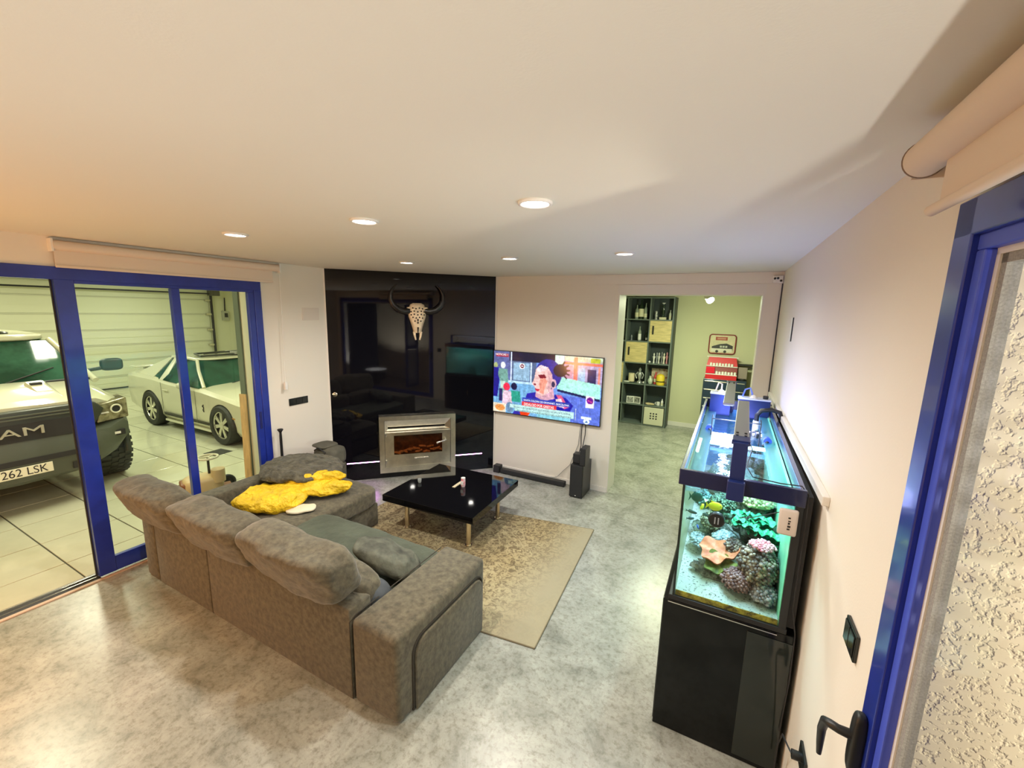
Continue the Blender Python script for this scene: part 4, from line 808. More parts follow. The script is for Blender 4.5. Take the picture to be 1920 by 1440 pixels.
def fish(label, c, L, hgt, mat, rz, stripes=None):
    t = thing('fish', label, 'fish', c, rz)
    MB().ball((0, 0, 0), 0.5, 14, 10, L, L * 0.22, hgt).build('body', mat, t, 80)
    MB().prism([(-L * 0.42, -0.0006, 0), (-L * 0.72, -0.0006, hgt * 0.45), (-L * 0.64, -0.0006, 0), (-L * 0.72, -0.0006, -hgt * 0.45)], (0, 0.0012, 0)).build('tail_fin', mat, t)
    MB().prism([(L * 0.2, -0.0006, hgt * 0.40), (-L * 0.35, -0.0006, hgt * 0.62), (-L * 0.3, -0.0006, hgt * 0.25)], (0, 0.0012, 0)).build('dorsal_fin', mat, t)
    if stripes:
        for k in (-0.2, 0.0, 0.2):
            s_ = math.sqrt(1 - (2 * k) ** 2) * 0.5; MB().ball((k * L, 0, 0), 1, 8, 8, L * 0.035, L * 0.22 * s_ * 1.04, hgt * s_ * 1.03).build('stripe', stripes, t, 80)
    MB().ball((L * 0.36, -L * 0.075, hgt * 0.1), L * 0.04, 6, 5).build('eye', black_pl, t)
dg = M('fish_dark_green', (0.03, 0.16, 0.11), 0.4); yl = M('fish_yellow', (0.75, 0.72, 0.03), 0.4); bf_ = M('fish_blue', (0.03, 0.12, 0.65), 0.4); gf = M('fish_grey', (0.06, 0.12, 0.11), 0.4)
fish('dark green striped fish near the top left corner of the front glass', (-0.093, 2.50, 1.420), 0.062, 0.058, dg, 0.3, M('fish_stripe', (0.01, 0.05, 0.05), 0.4))
fish('small yellow fish under the dark green striped fish', (-0.060, 2.50, 1.368), 0.042, 0.036, yl, 1.2)
fish('tiny bright blue fish above the left rocks', (-0.074, 2.50, 1.243), 0.036, 0.016, bf_, 1.9)
fish('slim dark fish swimming below the yellow fish', (-0.110, 2.52, 1.315), 0.055, 0.020, gf, -0.2)
fish('small grey fish at mid height beside the left glass', (-0.115, 2.55, 1.26), 0.040, 0.018, gf, 0.5)
fish('small dark fish between the left glass and the green coral', (-0.04, 2.62, 1.27), 0.045, 0.020, gf, 2.6)
fish('yellow fish half hidden behind the round black magnet', (0.005, 2.62, 1.335), 0.075, 0.055, yl, 0.1)

# things on and over the tank
lampm = M('lamp_grey_aluminium', (0.30, 0.31, 0.34), 0.35, 0.6); bluebr = M('lamp_bracket_blue', (0.008, 0.02, 0.12), 0.3, coat=0.3)
led_w = emission('tank_led_white', (0.75, 0.88, 1.0), 4)
def tank_lamp(label, loc, L, rz, post_y, ps):
    t = thing('aquarium_lamp', label, 'aquarium lamp', loc, rz, 'slim lamps over the aquarium')
    B((-0.037, 0, 0.0), (0.037, L, 0.018), 0.003).build('lamp_body', lampm, t)
    B((-0.030, 0.02, -0.004), (0.030, L - 0.02, 0.0)).build('led_panel', led_w, t)
    o = B((-0.034, post_y - 0.02 * ps, -0.30), (0.034, post_y, 0.012), 0.003).build('bracket_post', bluebr, t)
    B((-0.040, post_y - 0.055 * (ps > 0), -0.285), (0.040, post_y + 0.055 * (ps < 0), -0.185), 0.004).build('rim_clamp', bluebr, t)
    B((-0.042, min(post_y, post_y + 0.10 * ps), -0.006), (0.042, max(post_y, post_y + 0.10 * ps), 0.020), 0.003).build('end_bracket', bluebr, t)
    for k in (-0.02, 0.02):
        for yy_ in (0.10, 0.16): MB().cyl((k, post_y + yy_ * ps, 0.018), (k, post_y + yy_ * ps, 0.024), 0.007, 10).build('screw', black_pl, t, 60)
tank_lamp('slim grey lamp bar on a blue bracket clamped to the front rim of the aquarium', (0.088, 2.385, 1.80), 1.16, -0.025, -0.022, 1)
tank_lamp('slim grey lamp bar reaching over the far end of the aquarium', (0.018, 3.38, 1.80), 1.16, -0.01, 1.20, -1)
mg = thing('glass_cleaning_magnet', 'round black cleaning magnet on the outside of the front glass', 'magnet', (0.017, AY0 - 0.005, 1.383))
MB().lathe([(0.041, 0.0), (0.041, -0.016), (0.036, -0.024), (0.002, -0.026)], (0, 0, 0), 28, 'y').build('housing', black_pl, mg, 50)
B((-0.010, -0.028, -0.018), (-0.004, -0.024, 0.018)).build('ridge', M('grey_mark', (0.3, 0.35, 0.4), 0.4), mg); B((0.006, -0.028, -0.018), (0.012, -0.024, 0.018)).build('ridge', MATS['grey_mark'], mg)
cx_ = thing('level_controller', 'white rounded controller box hanging at the top right of the front glass', 'controller', (0.325, AY0 - 0.012, 1.455))
B((-0.040, -0.022, -0.068), (0.040, 0.0, 0.068), 0.010, 3).build('case', M('controller_white', (0.66, 0.60, 0.56), 0.35), cx_, 50)
for k_, (dz_, w_, h_) in enumerate(((0.026, 0.010, 0.008), (0.010, 0.014, 0.006), (-0.002, 0.008, 0.010), (-0.018, 0.016, 0.010), (-0.032, 0.012, 0.008))): B((0.004 - w_ / 2 + 0.003 * (k_ % 2), -0.0228, dz_ - h_ / 2), (0.004 + w_ / 2, -0.0218, dz_ + h_ / 2)).build('logo_mark', black_pl, cx_)
o = MB().tube([(0.30, AY0 - 0.012, 1.50), (0.24, AY0 - 0.016, 1.47), (0.17, AY0 - 0.016, 1.435), (0.12, AY0 - 0.013, 1.42)], 0.0022, 6).build('sensor_cable', black_mt, None, 60); tag(o, 'thin black sensor cable across the front glass', 'cable')
o = MB().tube([(0.125, 2.44, 1.80), (0.150, 2.52, 1.74), (0.130, 2.46, 1.66), (0.16, 2.40, 1.628), (0.28, 2.375, 1.628), (0.37, 2.39, 1.628), (0.397, 2.36, 1.60), (0.399, 2.345, 1.50), (0.40, 2.345, 1.0), (0.425, 2.338, 0.86), (0.43, 2.334, 0.60), (0.42, 2.33, 0.3)], 0.003, 6).build('lamp_cable', black_mt, None, 60); tag(o, 'black lamp cable looping over the front rim and down the right corner', 'cable')
# overflow and filter gear at the far end
def gear(name, label, a, b_, mat, cat='filter box'):
    c = ((a[0] + b_[0]) / 2, (a[1] + b_[1]) / 2, a[2]); t = thing(name, label, cat, c)
    q0 = [a[i] - c[i] for i in range(3)]; q1 = [b_[i] - c[i] for i in range(3)]
    B(q0, q1, 0.004).build('housing', mat, t); B((q0[0] - 0.004, q0[1] - 0.004, q1[2]), (q1[0] + 0.004, q1[1] + 0.004, q1[2] + 0.012), 0.003).build('lid', M('pale_blue_lid', (0.55, 0.60, 0.75), 0.3), t)
    return t, q1[2]
bg_ = M('gear_blue_black', (0.01, 0.02, 0.10), 0.3)
t, zt = gear('filter_box', 'square blue-black filter box at the left of the far tank end', (-0.14, 4.42, 1.50), (0.04, 4.56, 1.70), bg_)
MB().tube([(0.0, 0, zt), (0.0, 0.0, zt + 0.04), (0.0, 0.02, zt + 0.09), (-0.03, 0.03, zt + 0.10), (-0.05, 0.03, zt + 0.02)], 0.008, 8).build('air_hose', whitepl, t, 60); MB().lathe([(0.03, zt), (0.03, zt + 0.02), (0.012, zt + 0.04)], (0, 0, 0), 16).build('hose_cap', whitepl, t, 60)
t, zt = gear('filter_box', 'wide blue-black filter box at the right of the far tank end', (0.10, 4.40, 1.50), (0.36, 4.54, 1.68), bg_)
MB().tube([(-0.02, 0, zt), (-0.02, 0.0, zt + 0.05), (-0.04, 0.02, zt + 0.10), (-0.08, 0.03, zt + 0.08), (-0.10, 0.03, zt + 0.0)], 0.008, 8).build('air_hose', M('hose_blue', (0.15, 0.25, 0.8), 0.3), t, 60); MB().lathe([(0.03, zt), (0.03, zt + 0.02), (0.012, zt + 0.04)], (-0.01, 0, 0), 16).build('hose_cap', whitepl, t, 60)
MB().cyl((0.09, 0, zt + 0.01), (0.09, 0, zt + 0.04), 0.022, 14).build('dial', black_pl, t, 60)
t = thing('return_pipe', 'black return hose hooked over the right rim near the far end', 'hose', (0.30, 4.0, 1.6))
MB().tube([(-0.06, 0, -0.12), (-0.06, 0, 0.03), (-0.03, 0, 0.07), (0.04, 0, 0.085), (0.10, 0, 0.07), (0.115, 0, 0.02), (0.115, 0, -0.05)], 0.018, 12).build('hose', black_pl, t, 60)
MB().cyl((-0.06, 0, -0.10), (-0.06, 0, -0.02), 0.024, 14).build('collar', whitepl, t, 60)
t = thing('hanging_tray', 'white plastic tray hanging on two thin rods across the aquarium', 'tray', (0.08, 3.52, 1.50))
MB().add([(-0.155, -0.07, 0.0), (0.04, -0.07, 0.0), (0.04, 0.10, 0.0), (-0.155, 0.10, 0.0), (-0.155, -0.07, 0.03), (0.04, -0.07, 0.03), (0.04, 0.10, 0.03), (-0.155, 0.10, 0.03)], [(0, 3, 2, 1), (4, 5, 6, 7), (0, 1, 5, 4), (1, 2, 6, 5), (2, 3, 7, 6), (3, 0, 4, 7)]).bevel(0.005).build('tray', M('tray_white', (0.85, 0.82, 0.76), 0.4), t)
for x in (-0.16, 0.165): MB().tube([(x, 0.0, -0.10), (x, 0.0, 0.16), (x, 0.06, 0.175)], 0.004, 8).build('rod', black_pl, t, 60)
MB().tube([(-0.16, 0.0, 0.16), (0.165, 0.0, 0.16)], 0.004, 8).build('cross_rod', black_pl, t, 60)
for (x, y, nm) in ((-0.10, 3.72, 'blue clip pump at the left inner glass'), (0.30, 3.55, 'blue clip pump at the right inner glass')):
    t = thing('circulation_pump', nm, 'pump', (x, y, 1.535)); MB().tube([(0, -0.03, 0), (0.0, 0.04, 0.0)], [0.028, 0.022], 14).build('motor', M('pump_blue', (0.03, 0.06, 0.45), 0.35), t, 60)
    MB().tube([(0, -0.03, 0), (0.03 if x < 0 else -0.03, -0.06, -0.03)], 0.010, 8).build('nozzle', black_pl, t, 60)
t = thing('egg_crate_cluster', 'black and white coral frag rack at the right far side of the water', 'rack', (0.24, 3.85, 1.49))
for i in range(4):
    for j in range(3): MB().cyl((-0.05 + i * 0.03, -0.06 + j * 0.05, 0.012), (-0.05 + i * 0.03, -0.06 + j * 0.05, 0.03), 0.010, 10).build('frag_plug', whitepl if (i + j) % 2 else black_pl, t, 60)
B((-0.07, -0.09, 0), (0.06, 0.07, 0.012), 0.002).build('rack_plate', black_pl, t)
# white ledge strip on the right wall behind the tank
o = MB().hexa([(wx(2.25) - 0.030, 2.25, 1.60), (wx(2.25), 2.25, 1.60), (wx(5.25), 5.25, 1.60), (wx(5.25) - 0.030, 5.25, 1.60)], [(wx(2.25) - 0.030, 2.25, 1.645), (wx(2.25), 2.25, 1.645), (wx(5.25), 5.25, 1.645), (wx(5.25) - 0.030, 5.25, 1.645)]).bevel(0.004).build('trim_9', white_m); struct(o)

# ------------------------------------------------------------------ switches and small wall fittings
smoked = M('black_glass_plate', (0.012, 0.016, 0.016), 0.12)
t = thing('light_switch', 'black glass square light switch on the right wall above the window handle', 'switch', (wx(1.68), 1.68, 1.362), math.radians(0.7))
B((-0.012, -0.062, -0.048), (0, 0.062, 0.048), 0.003).build('plate', smoked, t)
for y in (-0.029, 0.029): B((-0.016, y - 0.026, -0.038), (-0.012, y + 0.026, 0.038), 0.002).build('rocker', smoked, t)
t = thing('power_socket', 'black socket low on the right wall beside the cabinet with a plug in it', 'socket', (wx(1.99), 1.99, 0.505), math.radians(0.7))
B((-0.012, -0.062, -0.05), (0, 0.062, 0.05), 0.003).build('plate', smoked, t)
pl = MB().cyl((-0.012, 0.02, 0), (-0.045, 0.02, 0), 0.020, 14).build('plug', black_pl, t, 60)
MB().tube([(-0.045, 0.02, 0), (-0.058, 0.06, 0.0), (-0.06, 0.16, -0.05), (-0.055, 0.25, -0.2), (-0.05, 0.29, -0.40)], 0.004, 6).build('cord', black_mt, pl, 60)
t = thing('light_switch', 'long black three-gang switch plate on the left wall beside the glass door', 'switch', (LX, 3.36, 1.262))
B((0, -0.13, -0.045), (0.010, 0.13, 0.045), 0.003).build('plate', smoked, t)
for k in (-0.085, 0, 0.085): B((0.010, k - 0.036, -0.034), (0.014, k + 0.036, 0.034), 0.002).build('rocker', smoked, t)
t = thing('blank_cover', 'white blank cover plate high on the left wall', 'cover plate', (LX, 3.605, 2.342)); B((0, -0.12, -0.078), (0.006, 0.12, 0.078), 0.002).build('plate', M('cover_white', (0.70, 0.64, 0.57), 0.6), t)
B((0.006, -0.105, -0.063), (0.008, 0.105, 0.063), 0.001).build('inner_panel', MATS['cover_white'], t)
t = thing('wall_thermostat', 'flat white thermostat seen edge-on high on the right wall', 'thermostat', (wx(4.3), 4.30, 2.34), math.radians(0.7)); B((-0.008, -0.04, -0.10), (0, 0.04, 0.10), 0.002).build('case', whitepl, t)
B((-0.009, -0.046, -0.10), (0, -0.040, 0.10)).build('dark_edge', black_mt, t)
t = thing('ceiling_sensor', 'small white sensor with dark lenses in the upper right corner by the doorway', 'sensor', (0.365, YB - 0.012, 2.845))
B((-0.05, -0.045, -0.04), (0.045, 0, 0.035), 0.008).build('case', whitepl, t)
for x, z in ((-0.032, 0.004), (-0.004, 0.006), (0.026, -0.020)): MB().lathe([(0.012, -0.044), (0.012, -0.050), (0.002, -0.053)], (x, 0, z), 12, 'y').build('lens', black_pl, t, 60)

# ------------------------------------------------------------------ second room: cube shelf and its contents
SY = 9.42
she = M('graphite_shelf', (0.030, 0.045, 0.045), 0.5); shf = M('shelf_edge', (0.13, 0.16, 0.145), 0.5); wood = M('pale_oak', (0.60, 0.48, 0.22), 0.5, var=0.18, vs=5, stretch=(1, 1, 8))
sh = thing('cube_shelf', 'tall graphite cube shelf against the far wall seen through the doorway', 'shelf', (-1.855, SY, 0))
cols = [-2.57, -2.095, -1.615, -1.15]; rows = [0.02, 0.45, 0.912, 1.38, 1.85, 2.32, 2.785]
for x in cols: B((x - 0.012 + 1.855, 0, 0), (x + 0.012 + 1.855, 0.36, 2.80)).build('upright', shf, sh)
B((cols[-1] + 0.012 + 1.855, 0.0, 0), (cols[-1] + 0.03 + 1.855, 0.37, 2.80)).build('side_board', she, sh)
for z in rows: B((cols[0] + 1.855, 0.001, z - 0.011), (cols[-1] + 1.855, 0.355, z + 0.011)).build('shelf_board', shf, sh)
B((cols[0] + 1.855, 0.345, 0), (cols[-1] + 1.855, 0.36, 2.8)).build('back_panel', she, sh)
def sdoor(ci, ri, mat):
    xa, xb = cols[ci] + 0.014 + 1.855, cols[ci + 1] - 0.014 + 1.855; za, zb = rows[ri] + 0.014, rows[ri + 1] - 0.014
    d = B((xa, -0.006, za), (xb, 0.012, zb), 0.002).build('door', mat, sh)
    B((xa + 0.055, -0.022, (za + zb) / 2 - 0.07), (xa + 0.085, -0.006, (za + zb) / 2 + 0.11), 0.002).build('handle', black_pl, d)
sdoor(2, 4, wood); sdoor(1, 3, wood); sdoor(0, 2, wood)
t = thing('perforated_box', 'cream storage box with nine round holes in the bottom right shelf cube', 'box', ((cols[2] + cols[3]) / 2, SY - 0.01, 0.036))
B((-0.205, 0.0, 0.0), (0.205, 0.33, 0.385), 0.006).build('box_body', M('cream_box', (0.62, 0.60, 0.46), 0.6), t)
for i in range(3):
    for j in range(3): MB().cyl((-0.06 + i * 0.06, -0.002, 0.145 + j * 0.055), (-0.06 + i * 0.06, 0.002, 0.145 + j * 0.055), 0.018, 12).build('hole', black_mt, t)
def lathe_item(name, label, x, ri, prof, mat, cat, extra=None, dy=0.15, grp=None):
    t = thing(name, label, cat, (x, SY + dy, rows[ri] + 0.011), 0, grp); MB().lathe(prof, (0, 0, 0), 14).build('body', mat, t, 50)
    if extra: MB().lathe(extra[0], (0, 0, 0), 14).build(extra[2], extra[1], t, 50)
    return t
dkg = M('dark_bottle_glass', (0.015, 0.03, 0.015), 0.1); clr = M('clear_bottle', (0.45, 0.52, 0.42), 0.1, trans=0.4); lab = M('bottle_label', (0.72, 0.68, 0.48), 0.6); labr = M('red_label', (0.55, 0.06, 0.06), 0.6); gold = M('yellow_tin', (0.75, 0.55, 0.04), 0.4)
def bottle(h, r): return [(r, 0), (r, h * 0.60), (r * 0.85, h * 0.68), (r * 0.32, h * 0.78), (r * 0.30, h), (0.004, h)]
xl, xr = cols[1], cols[2]
lathe_item('bottle', 'tall dark bottle with yellow label in the top left visible cube', xl + 0.26, 5, bottle(0.42, 0.055), dkg, 'bottle', ([(0.0565, 0.05), (0.0565, 0.22)], lab, 'bottle_label'), grp='bottles on the cube shelf')
lathe_item('bottle', 'clear bottle left of the tall dark bottle', xl + 0.17, 5, bottle(0.30, 0.04), clr, 'bottle', ([(0.041, 0.04), (0.041, 0.14)], lab, 'bottle_label'), grp='bottles on the cube shelf')
lathe_item('bottle', 'clear bottle right of the tall dark bottle', xl + 0.355, 5, bottle(0.34, 0.035), clr, 'bottle', ([(0.036, 0.04), (0.036, 0.12)], lab, 'bottle_label'), grp='bottles on the cube shelf')
lathe_item('figurine', 'small striped black and white figurine in the top right cube', xr + 0.10, 5, [(0.03, 0), (0.022, 0.04), (0.03, 0.09), (0.02, 0.13), (0.026, 0.17), (0.005, 0.19)], M('striped_white', (0.05, 0.05, 0.05), 0.4, rgb2=(0.8, 0.8, 0.75), vs=40), 'figurine')
t = lathe_item('trophy', 'dark trophy on a pale square base in the top right cube', xr + 0.24, 5, [(0.03, 0.05), (0.02, 0.10), (0.035, 0.16), (0.02, 0.24), (0.03, 0.30), (0.004, 0.32)], dkg, 'trophy', ([(0.035, 0.34), (0.035, 0.352)], whitepl, 'top_disc')); B((-0.07, -0.05, 0), (0.07, 0.05, 0.05), 0.003).build('base', lab, t); MB().cyl((0, 0, .30), (0, 0, .345), .006, 8).build('stem', whitepl, t)
lathe_item('bottle', 'pale slim bottle at the right end of the top right cube', xr + 0.385, 5, bottle(0.20, 0.027), M('frosted_white', (0.6, 0.62, 0.52), 0.4), 'bottle', ([(0.0275, 0.02), (0.0275, 0.09)], lab, 'bottle_label'), grp='bottles on the cube shelf')
lathe_item('bottle', 'white-labelled bottle in the middle of the second cube from the top', xl + 0.26, 4, bottle(0.31, 0.036), clr, 'bottle', ([(0.037, 0.02), (0.037, 0.15)], whitepl, 'bottle_label'), grp='bottles on the cube shelf')
lathe_item('figurine', 'tiny grey figurine in the second cube from the top', xl + 0.09, 4, [(0.02, 0), (0.012, 0.05), (0.018, 0.09), (0.004, 0.12)], M('pewter', (0.25, 0.27, 0.30), 0.4), 'figurine')
lathe_item('bottle', 'slim dark bottle beside the oak door in the second cube', xl + 0.41, 4, bottle(0.24, 0.020), dkg, 'bottle', ([(0.0205, 0.02), (0.0205, 0.07)], whitepl, 'bottle_label'), grp='bottles on the cube shelf')
rnd = random.Random(5)
for i in range(6):
    x = xr + 0.13 + i * 0.052; h = rnd.uniform(0.16, 0.26)
    t = lathe_item('toy_figure', ['white toy figure at the left of the crowded right cube', 'second toy figure from the left in the crowded cube', 'silver toy figure in the crowded cube', 'grey toy figure in the middle of the crowded cube', 'black and white toy figure in the crowded cube', 'pink toy figure at the right end of the crowded cube'][i], x, 3, [(0.022, 0), (0.014, h * .3), (0.024, h * .55), (0.010, h * .75), (0.017, h * .88), (0.003, h)], M('toy%d' % i, [(0.7, 0.7, 0.65), (0.3, 0.32, 0.33), (0.55, 0.55, 0.5), (0.2, 0.2, 0.2), (0.65, 0.62, 0.5), (0.6, 0.25, 0.28)][i], 0.4), 'toy', dy=0.10 + 0.05 * (i % 2))
    MB().tube([(-0.03, 0, h * .6), (0, 0, h * .66), (0.03, 0, h * .58)], 0.008, 6).build('arms', MATS['toy%d' % i], t, 60)
o = MB().ball((0, 0, 0.025), 0.025).build('white_ball', whitepl, None, 60); o.location = (xr + 0.05, SY + 0.06, rows[3] + 0.011); tag(o, 'small white ball at the left of the crowded right cube', 'ball')
lathe_item('candle', 'square-looking cream candle in the fourth cube', xl + 0.15, 2, [(0.07, 0.02), (0.07, 0.20), (0.06, 0.205), (0.004, 0.20)], M('cream_wax', (0.72, 0.62, 0.42), 0.5), 'candle', ([(0.075, 0), (0.075, 0.02)], dkg, 'saucer'))
t = lathe_item('figurine', 'silver armoured figurine in the fourth cube', xl + 0.33, 2, [(0.06, 0), (0.05, 0.03), (0.02, 0.06), (0.045, 0.14), (0.055, 0.20), (0.02, 0.25), (0.035, 0.30), (0.005, 0.34)], M('silver_figure', (0.5, 0.52, 0.5), 0.3, 0.6), 'figurine')
for s in (-1, 1): MB().tube([(s * 0.04, 0, 0.24), (s * 0.09, -0.02, 0.18), (s * 0.06, -0.04, 0.10)], 0.014, 8).build('arm', MATS['silver_figure'], t, 60)
o = MB().ball((0, 0, 0.028), 0.028).build('white_ball', whitepl, None, 60); o.location = (xl + 0.44, SY + 0.06, rows[2] + 0.011); tag(o, 'small white ball beside the silver figurine', 'ball')
o = MB().soft((0, 0, 0.018), (0.14, 0.10, 0.035), 5, 2.5, 0.004, 20).build('pale_stone', M('pale_stone', (0.6, 0.62, 0.55), 0.8), None, 60); o.location = (xl + 0.06, SY + 0.07, rows[2] + 0.011); tag(o, 'flat pale stone in front of the cream candle', 'stone')
lathe_item('jug', 'round white jug at the left of the fourth right cube', xr + 0.08, 2, [(0.035, 0), (0.055, 0.04), (0.055, 0.09), (0.025, 0.13), (0.025, 0.17), (0.004, 0.18)], M('glazed_white', (0.55, 0.62, 0.5), 0.3), 'jug')
lathe_item('tin_jar', 'large yellow jar in the fourth right cube', xr + 0.30, 2, [(0.085, 0), (0.09, 0.03), (0.09, 0.19), (0.07, 0.22), (0.03, 0.24), (0.004, 0.245)], gold, 'jar', ([(0.092, 0.07), (0.092, 0.09)], black_pl, 'dark_band'), dy=0.11)
lathe_item('bottle', 'red bottle behind the yellow jar', xr + 0.185, 2, bottle(0.27, 0.035), labr, 'bottle', ([(0.036, 0.05), (0.036, 0.12)], lab, 'bottle_label'), dy=0.18, grp='bottles on the cube shelf')
o = B((-0.19, 0, 0), (0.19, 0.012, 0.34), 0.003).build('tin_plate', M('cream_red_plate', (0.55, 0.48, 0.34), 0.5, rgb2=(0.30, 0.08, 0.06), vs=18, ramp=(0.5, 0.6))); o.location = (xr + 0.27, SY + 0.26, rows[2] + 0.012); tag(o, 'old cream tin plate standing behind the yellow jar', 'sign')
pf = thing('photo_frame', 'folding white double photo frame in the fifth cube', 'photo frame', (xl + 0.25, SY + 0.10, rows[1] + 0.011))
for s, tt in ((-1, 0.25), (1, -0.30)):
    fr_ = MB().box((0, -0.006, 0), (s * 0.16, 0.006, 0.155)).rot(tt, 'Z').build('frame', whitepl, pf); MB().box((s * 0.015, -0.009, 0.018), (s * 0.145, -0.006, 0.138)).rot(tt, 'Z').build('picture', M('dark_photo', (0.05, 0.05, 0.05), 0.4, rgb2=(0.5, 0.5, 0.46), vs=22), fr_)
o = MB().soft((0, 0, 0.02), (0.20, 0.10, 0.045), 6, 2.4, 0.010, 14).build('driftwood', M('driftwood_tan', (0.62, 0.50, 0.28), 0.8)); o.location = (xr + 0.12, SY + 0.10, rows[1] + 0.011); tag(o, 'piece of tan driftwood in the fifth right cube', 'ornament')
lathe_item('bottle', 'small white bottle at the right end of the fifth right cube', xr + 0.37, 1, bottle(0.15, 0.025), whitepl, 'bottle', ([(0.0255, 0.02), (0.0255, 0.06)], lab, 'bottle_label'), grp='bottles on the cube shelf')
t = lathe_item('mug', 'white mug beside the small white bottle', xr + 0.29, 1, [(0.035, 0), (0.038, 0.075), (0.033, 0.075), (0.03, 0.01)], whitepl, 'mug'); MB().torus((-0.045, 0, 0.04), 0.022, 0.006, 'y', 14, 6).build('mug_handle', whitepl, t, 60)

# red tool display on dark tool chests, tin sign above
red = M('display_red', (0.62, 0.02, 0.03), 0.35); redd = M('dark_red', (0.22, 0.02, 0.02), 0.4); crm = M('tin_cream', (0.62, 0.56, 0.36), 0.5, var=0.1, vs=10)
sg = thing('tin_sign', 'cream tin sign with red rounded frame hanging above the red display', 'sign', (-0.19, 9.785, 1.86))
pr = MB(); hw_, hh_, rr_ = 0.245, 0.195, 0.05; P = []
for cx, cz, a0_ in ((hw_ - rr_, hh_ - rr_, 0), (-hw_ + rr_, hh_ - rr_, PI / 2), (-hw_ + rr_, -hh_ + rr_, PI), (hw_ - rr_, -hh_ + rr_, 1.5 * PI)):
    for k in range(5): P.append((cx + rr_ * math.cos(a0_ + k * PI / 8), 0, cz + rr_ * math.sin(a0_ + k * PI / 8)))
pr.prism(P, (0, -0.012, 0)).build('plate', crm, sg)
MB().tube([(p[0], -0.012, p[2]) for p in P + [P[0]]], 0.012, 8).build('rounded_frame', redd, sg, 60)
B((-0.13, -0.016, 0.08), (0.09, -0.012, 0.15)).build('title_panel', M('rust_red', (0.35, 0.05, 0.03), 0.5), sg); B((-0.10, -0.018, 0.095), (0.06, -0.016, 0.135)).build('title_band', M('title_tan', (0.50, 0.22, 0.14), 0.5), sg)
cargo = M('sign_black', (0.03, 0.03, 0.03), 0.5)
MB().prism([(-0.19, -0.013, -0.05), (-0.05, -0.013, 0.0), (0.08, -0.013, 0.02), (0.20, -0.013, -0.03), (0.20, -0.013, -0.12), (-0.19, -0.013, -0.12)], (0, -0.003, 0)).build('printed_car_roof', cargo, sg)
B((-0.20, -0.017, -0.16), (0.19, -0.013, -0.09)).build('printed_car_body', M('sign_white', (0.7, 0.7, 0.58), 0.5), sg)
for x in (-0.09, 0.06): MB().cyl((x, -0.02, -0.15), (x, -0.013, -0.15), 0.028, 14).build('printed_wheel', cargo, sg)
for k in range(3): B((-0.04 + k * 0.05, -0.018, -0.07), (-0.002 + k * 0.05, -0.014, -0.03)).build('printed_window', M('sign_grey', (0.5, 0.52, 0.45), 0.5), sg)
ds = thing('red_display_rack', 'two-tier red display rack full of small white tins on the tool chest', 'display rack', (-0.15, 9.40, 1.17))
B((-0.285, 0.0, 0.0), (0.285, 0.30, 0.10), 0.004).build('lower_tier', red, ds)
MB().hexa([(-0.285, 0.02, 0.10), (0.285, 0.02, 0.10), (0.285, 0.30, 0.10), (-0.285, 0.30, 0.10)], [(-0.285, 0.10, 0.26), (0.285, 0.10, 0.26), (0.285, 0.30, 0.26), (-0.285, 0.30, 0.26)]).build('lower_slope', redd, ds)
MB().hexa([(-0.285, 0.12, 0.26), (0.285, 0.12, 0.26), (0.285, 0.30, 0.26), (-0.285, 0.30, 0.26)], [(-0.25, 0.20, 0.44), (0.25, 0.20, 0.44), (0.25, 0.30, 0.44), (-0.25, 0.30, 0.44)]).build('upper_slope', red, ds)
for z, y in ((0.10, -0.004), (0.26, 0.08), (0.44, 0.19)): B((-0.288, y, z - 0.008), (0.288, y + 0.02, z + 0.008), 0.002).build('white_edging', whitepl, ds)
B((-0.28, 0.0, 0.115), (-0.12, 0.05, 0.245), 0.003).build('red_panel', M('bright_red', (0.75, 0.01, 0.04), 0.35), ds)
for r_, (z, y, n, x0_) in enumerate(((0.108, 0.03, 7, -0.08), (0.268, 0.11, 8, -0.20))):
    for k in range(n):
        t = thing('small_tin', ['first', 'second', 'third', 'fourth', 'fifth', 'sixth', 'seventh', 'eighth'][k] + ' small white tin from the left on the ' + ['lower', 'upper'][r_] + ' tier of the red display rack', 'tin', (-0.15 + x0_ + k * 0.055, 9.40 + y, 1.17 + z), 0, 'white tins on the red display rack')
        MB().lathe([(0.022, 0), (0.022, 0.045), (0.018, 0.05), (0.003, 0.05)], (0, 0, 0), 12).build('can', whitepl, t, 50); MB().cyl((0, 0, 0.05), (0, 0, 0.058), 0.015, 12).build('cap', [lab, labr, crm][k % 3], t)
navy = M('navy_tool_steel', (0.012, 0.035, 0.07), 0.3, coat=0.3)
tc_ = thing('tool_chest', 'dark blue tool chest with drawers below the red display rack', 'tool chest', (-0.10, 9.40, 0))
B((-0.36, 0.0, 0.06), (0.42, 0.37, 1.17), 0.006).build('body', navy, tc_)
for k in range(6):
    d = B((-0.35, -0.014, 0.10 + k * 0.175), (0.41, 0.0, 0.10 + k * 0.175 + 0.165), 0.004).build('drawer', navy, tc_); B((-0.33, -0.024, 0.10 + k * 0.175 + 0.14), (0.39, -0.012, 0.10 + k * 0.175 + 0.155), 0.002).build('drawer_pull', steel, d)
for x in (-0.3, 0.36):
    for y in (0.05, 0.32): MB().cyl((x - 0.015, y, 0.03), (x + 0.015, y, 0.03), 0.03, 14).build('caster', black_mt, tc_, 60)
t = thing('monitor', 'grey-brown screen standing on the tool chest right of the red rack', 'monitor', (0.235, 9.55, 1.172)); B((-0.08, -0.01, 0.03), (0.08, 0.015, 0.26), 0.003).build('screen_panel', M('taupe_panel', (0.32, 0.26, 0.22), 0.5), t); B((-0.03, -0.05, 0), (0.03, 0.05, 0.03), 0.003).build('stand', black_mt, t)
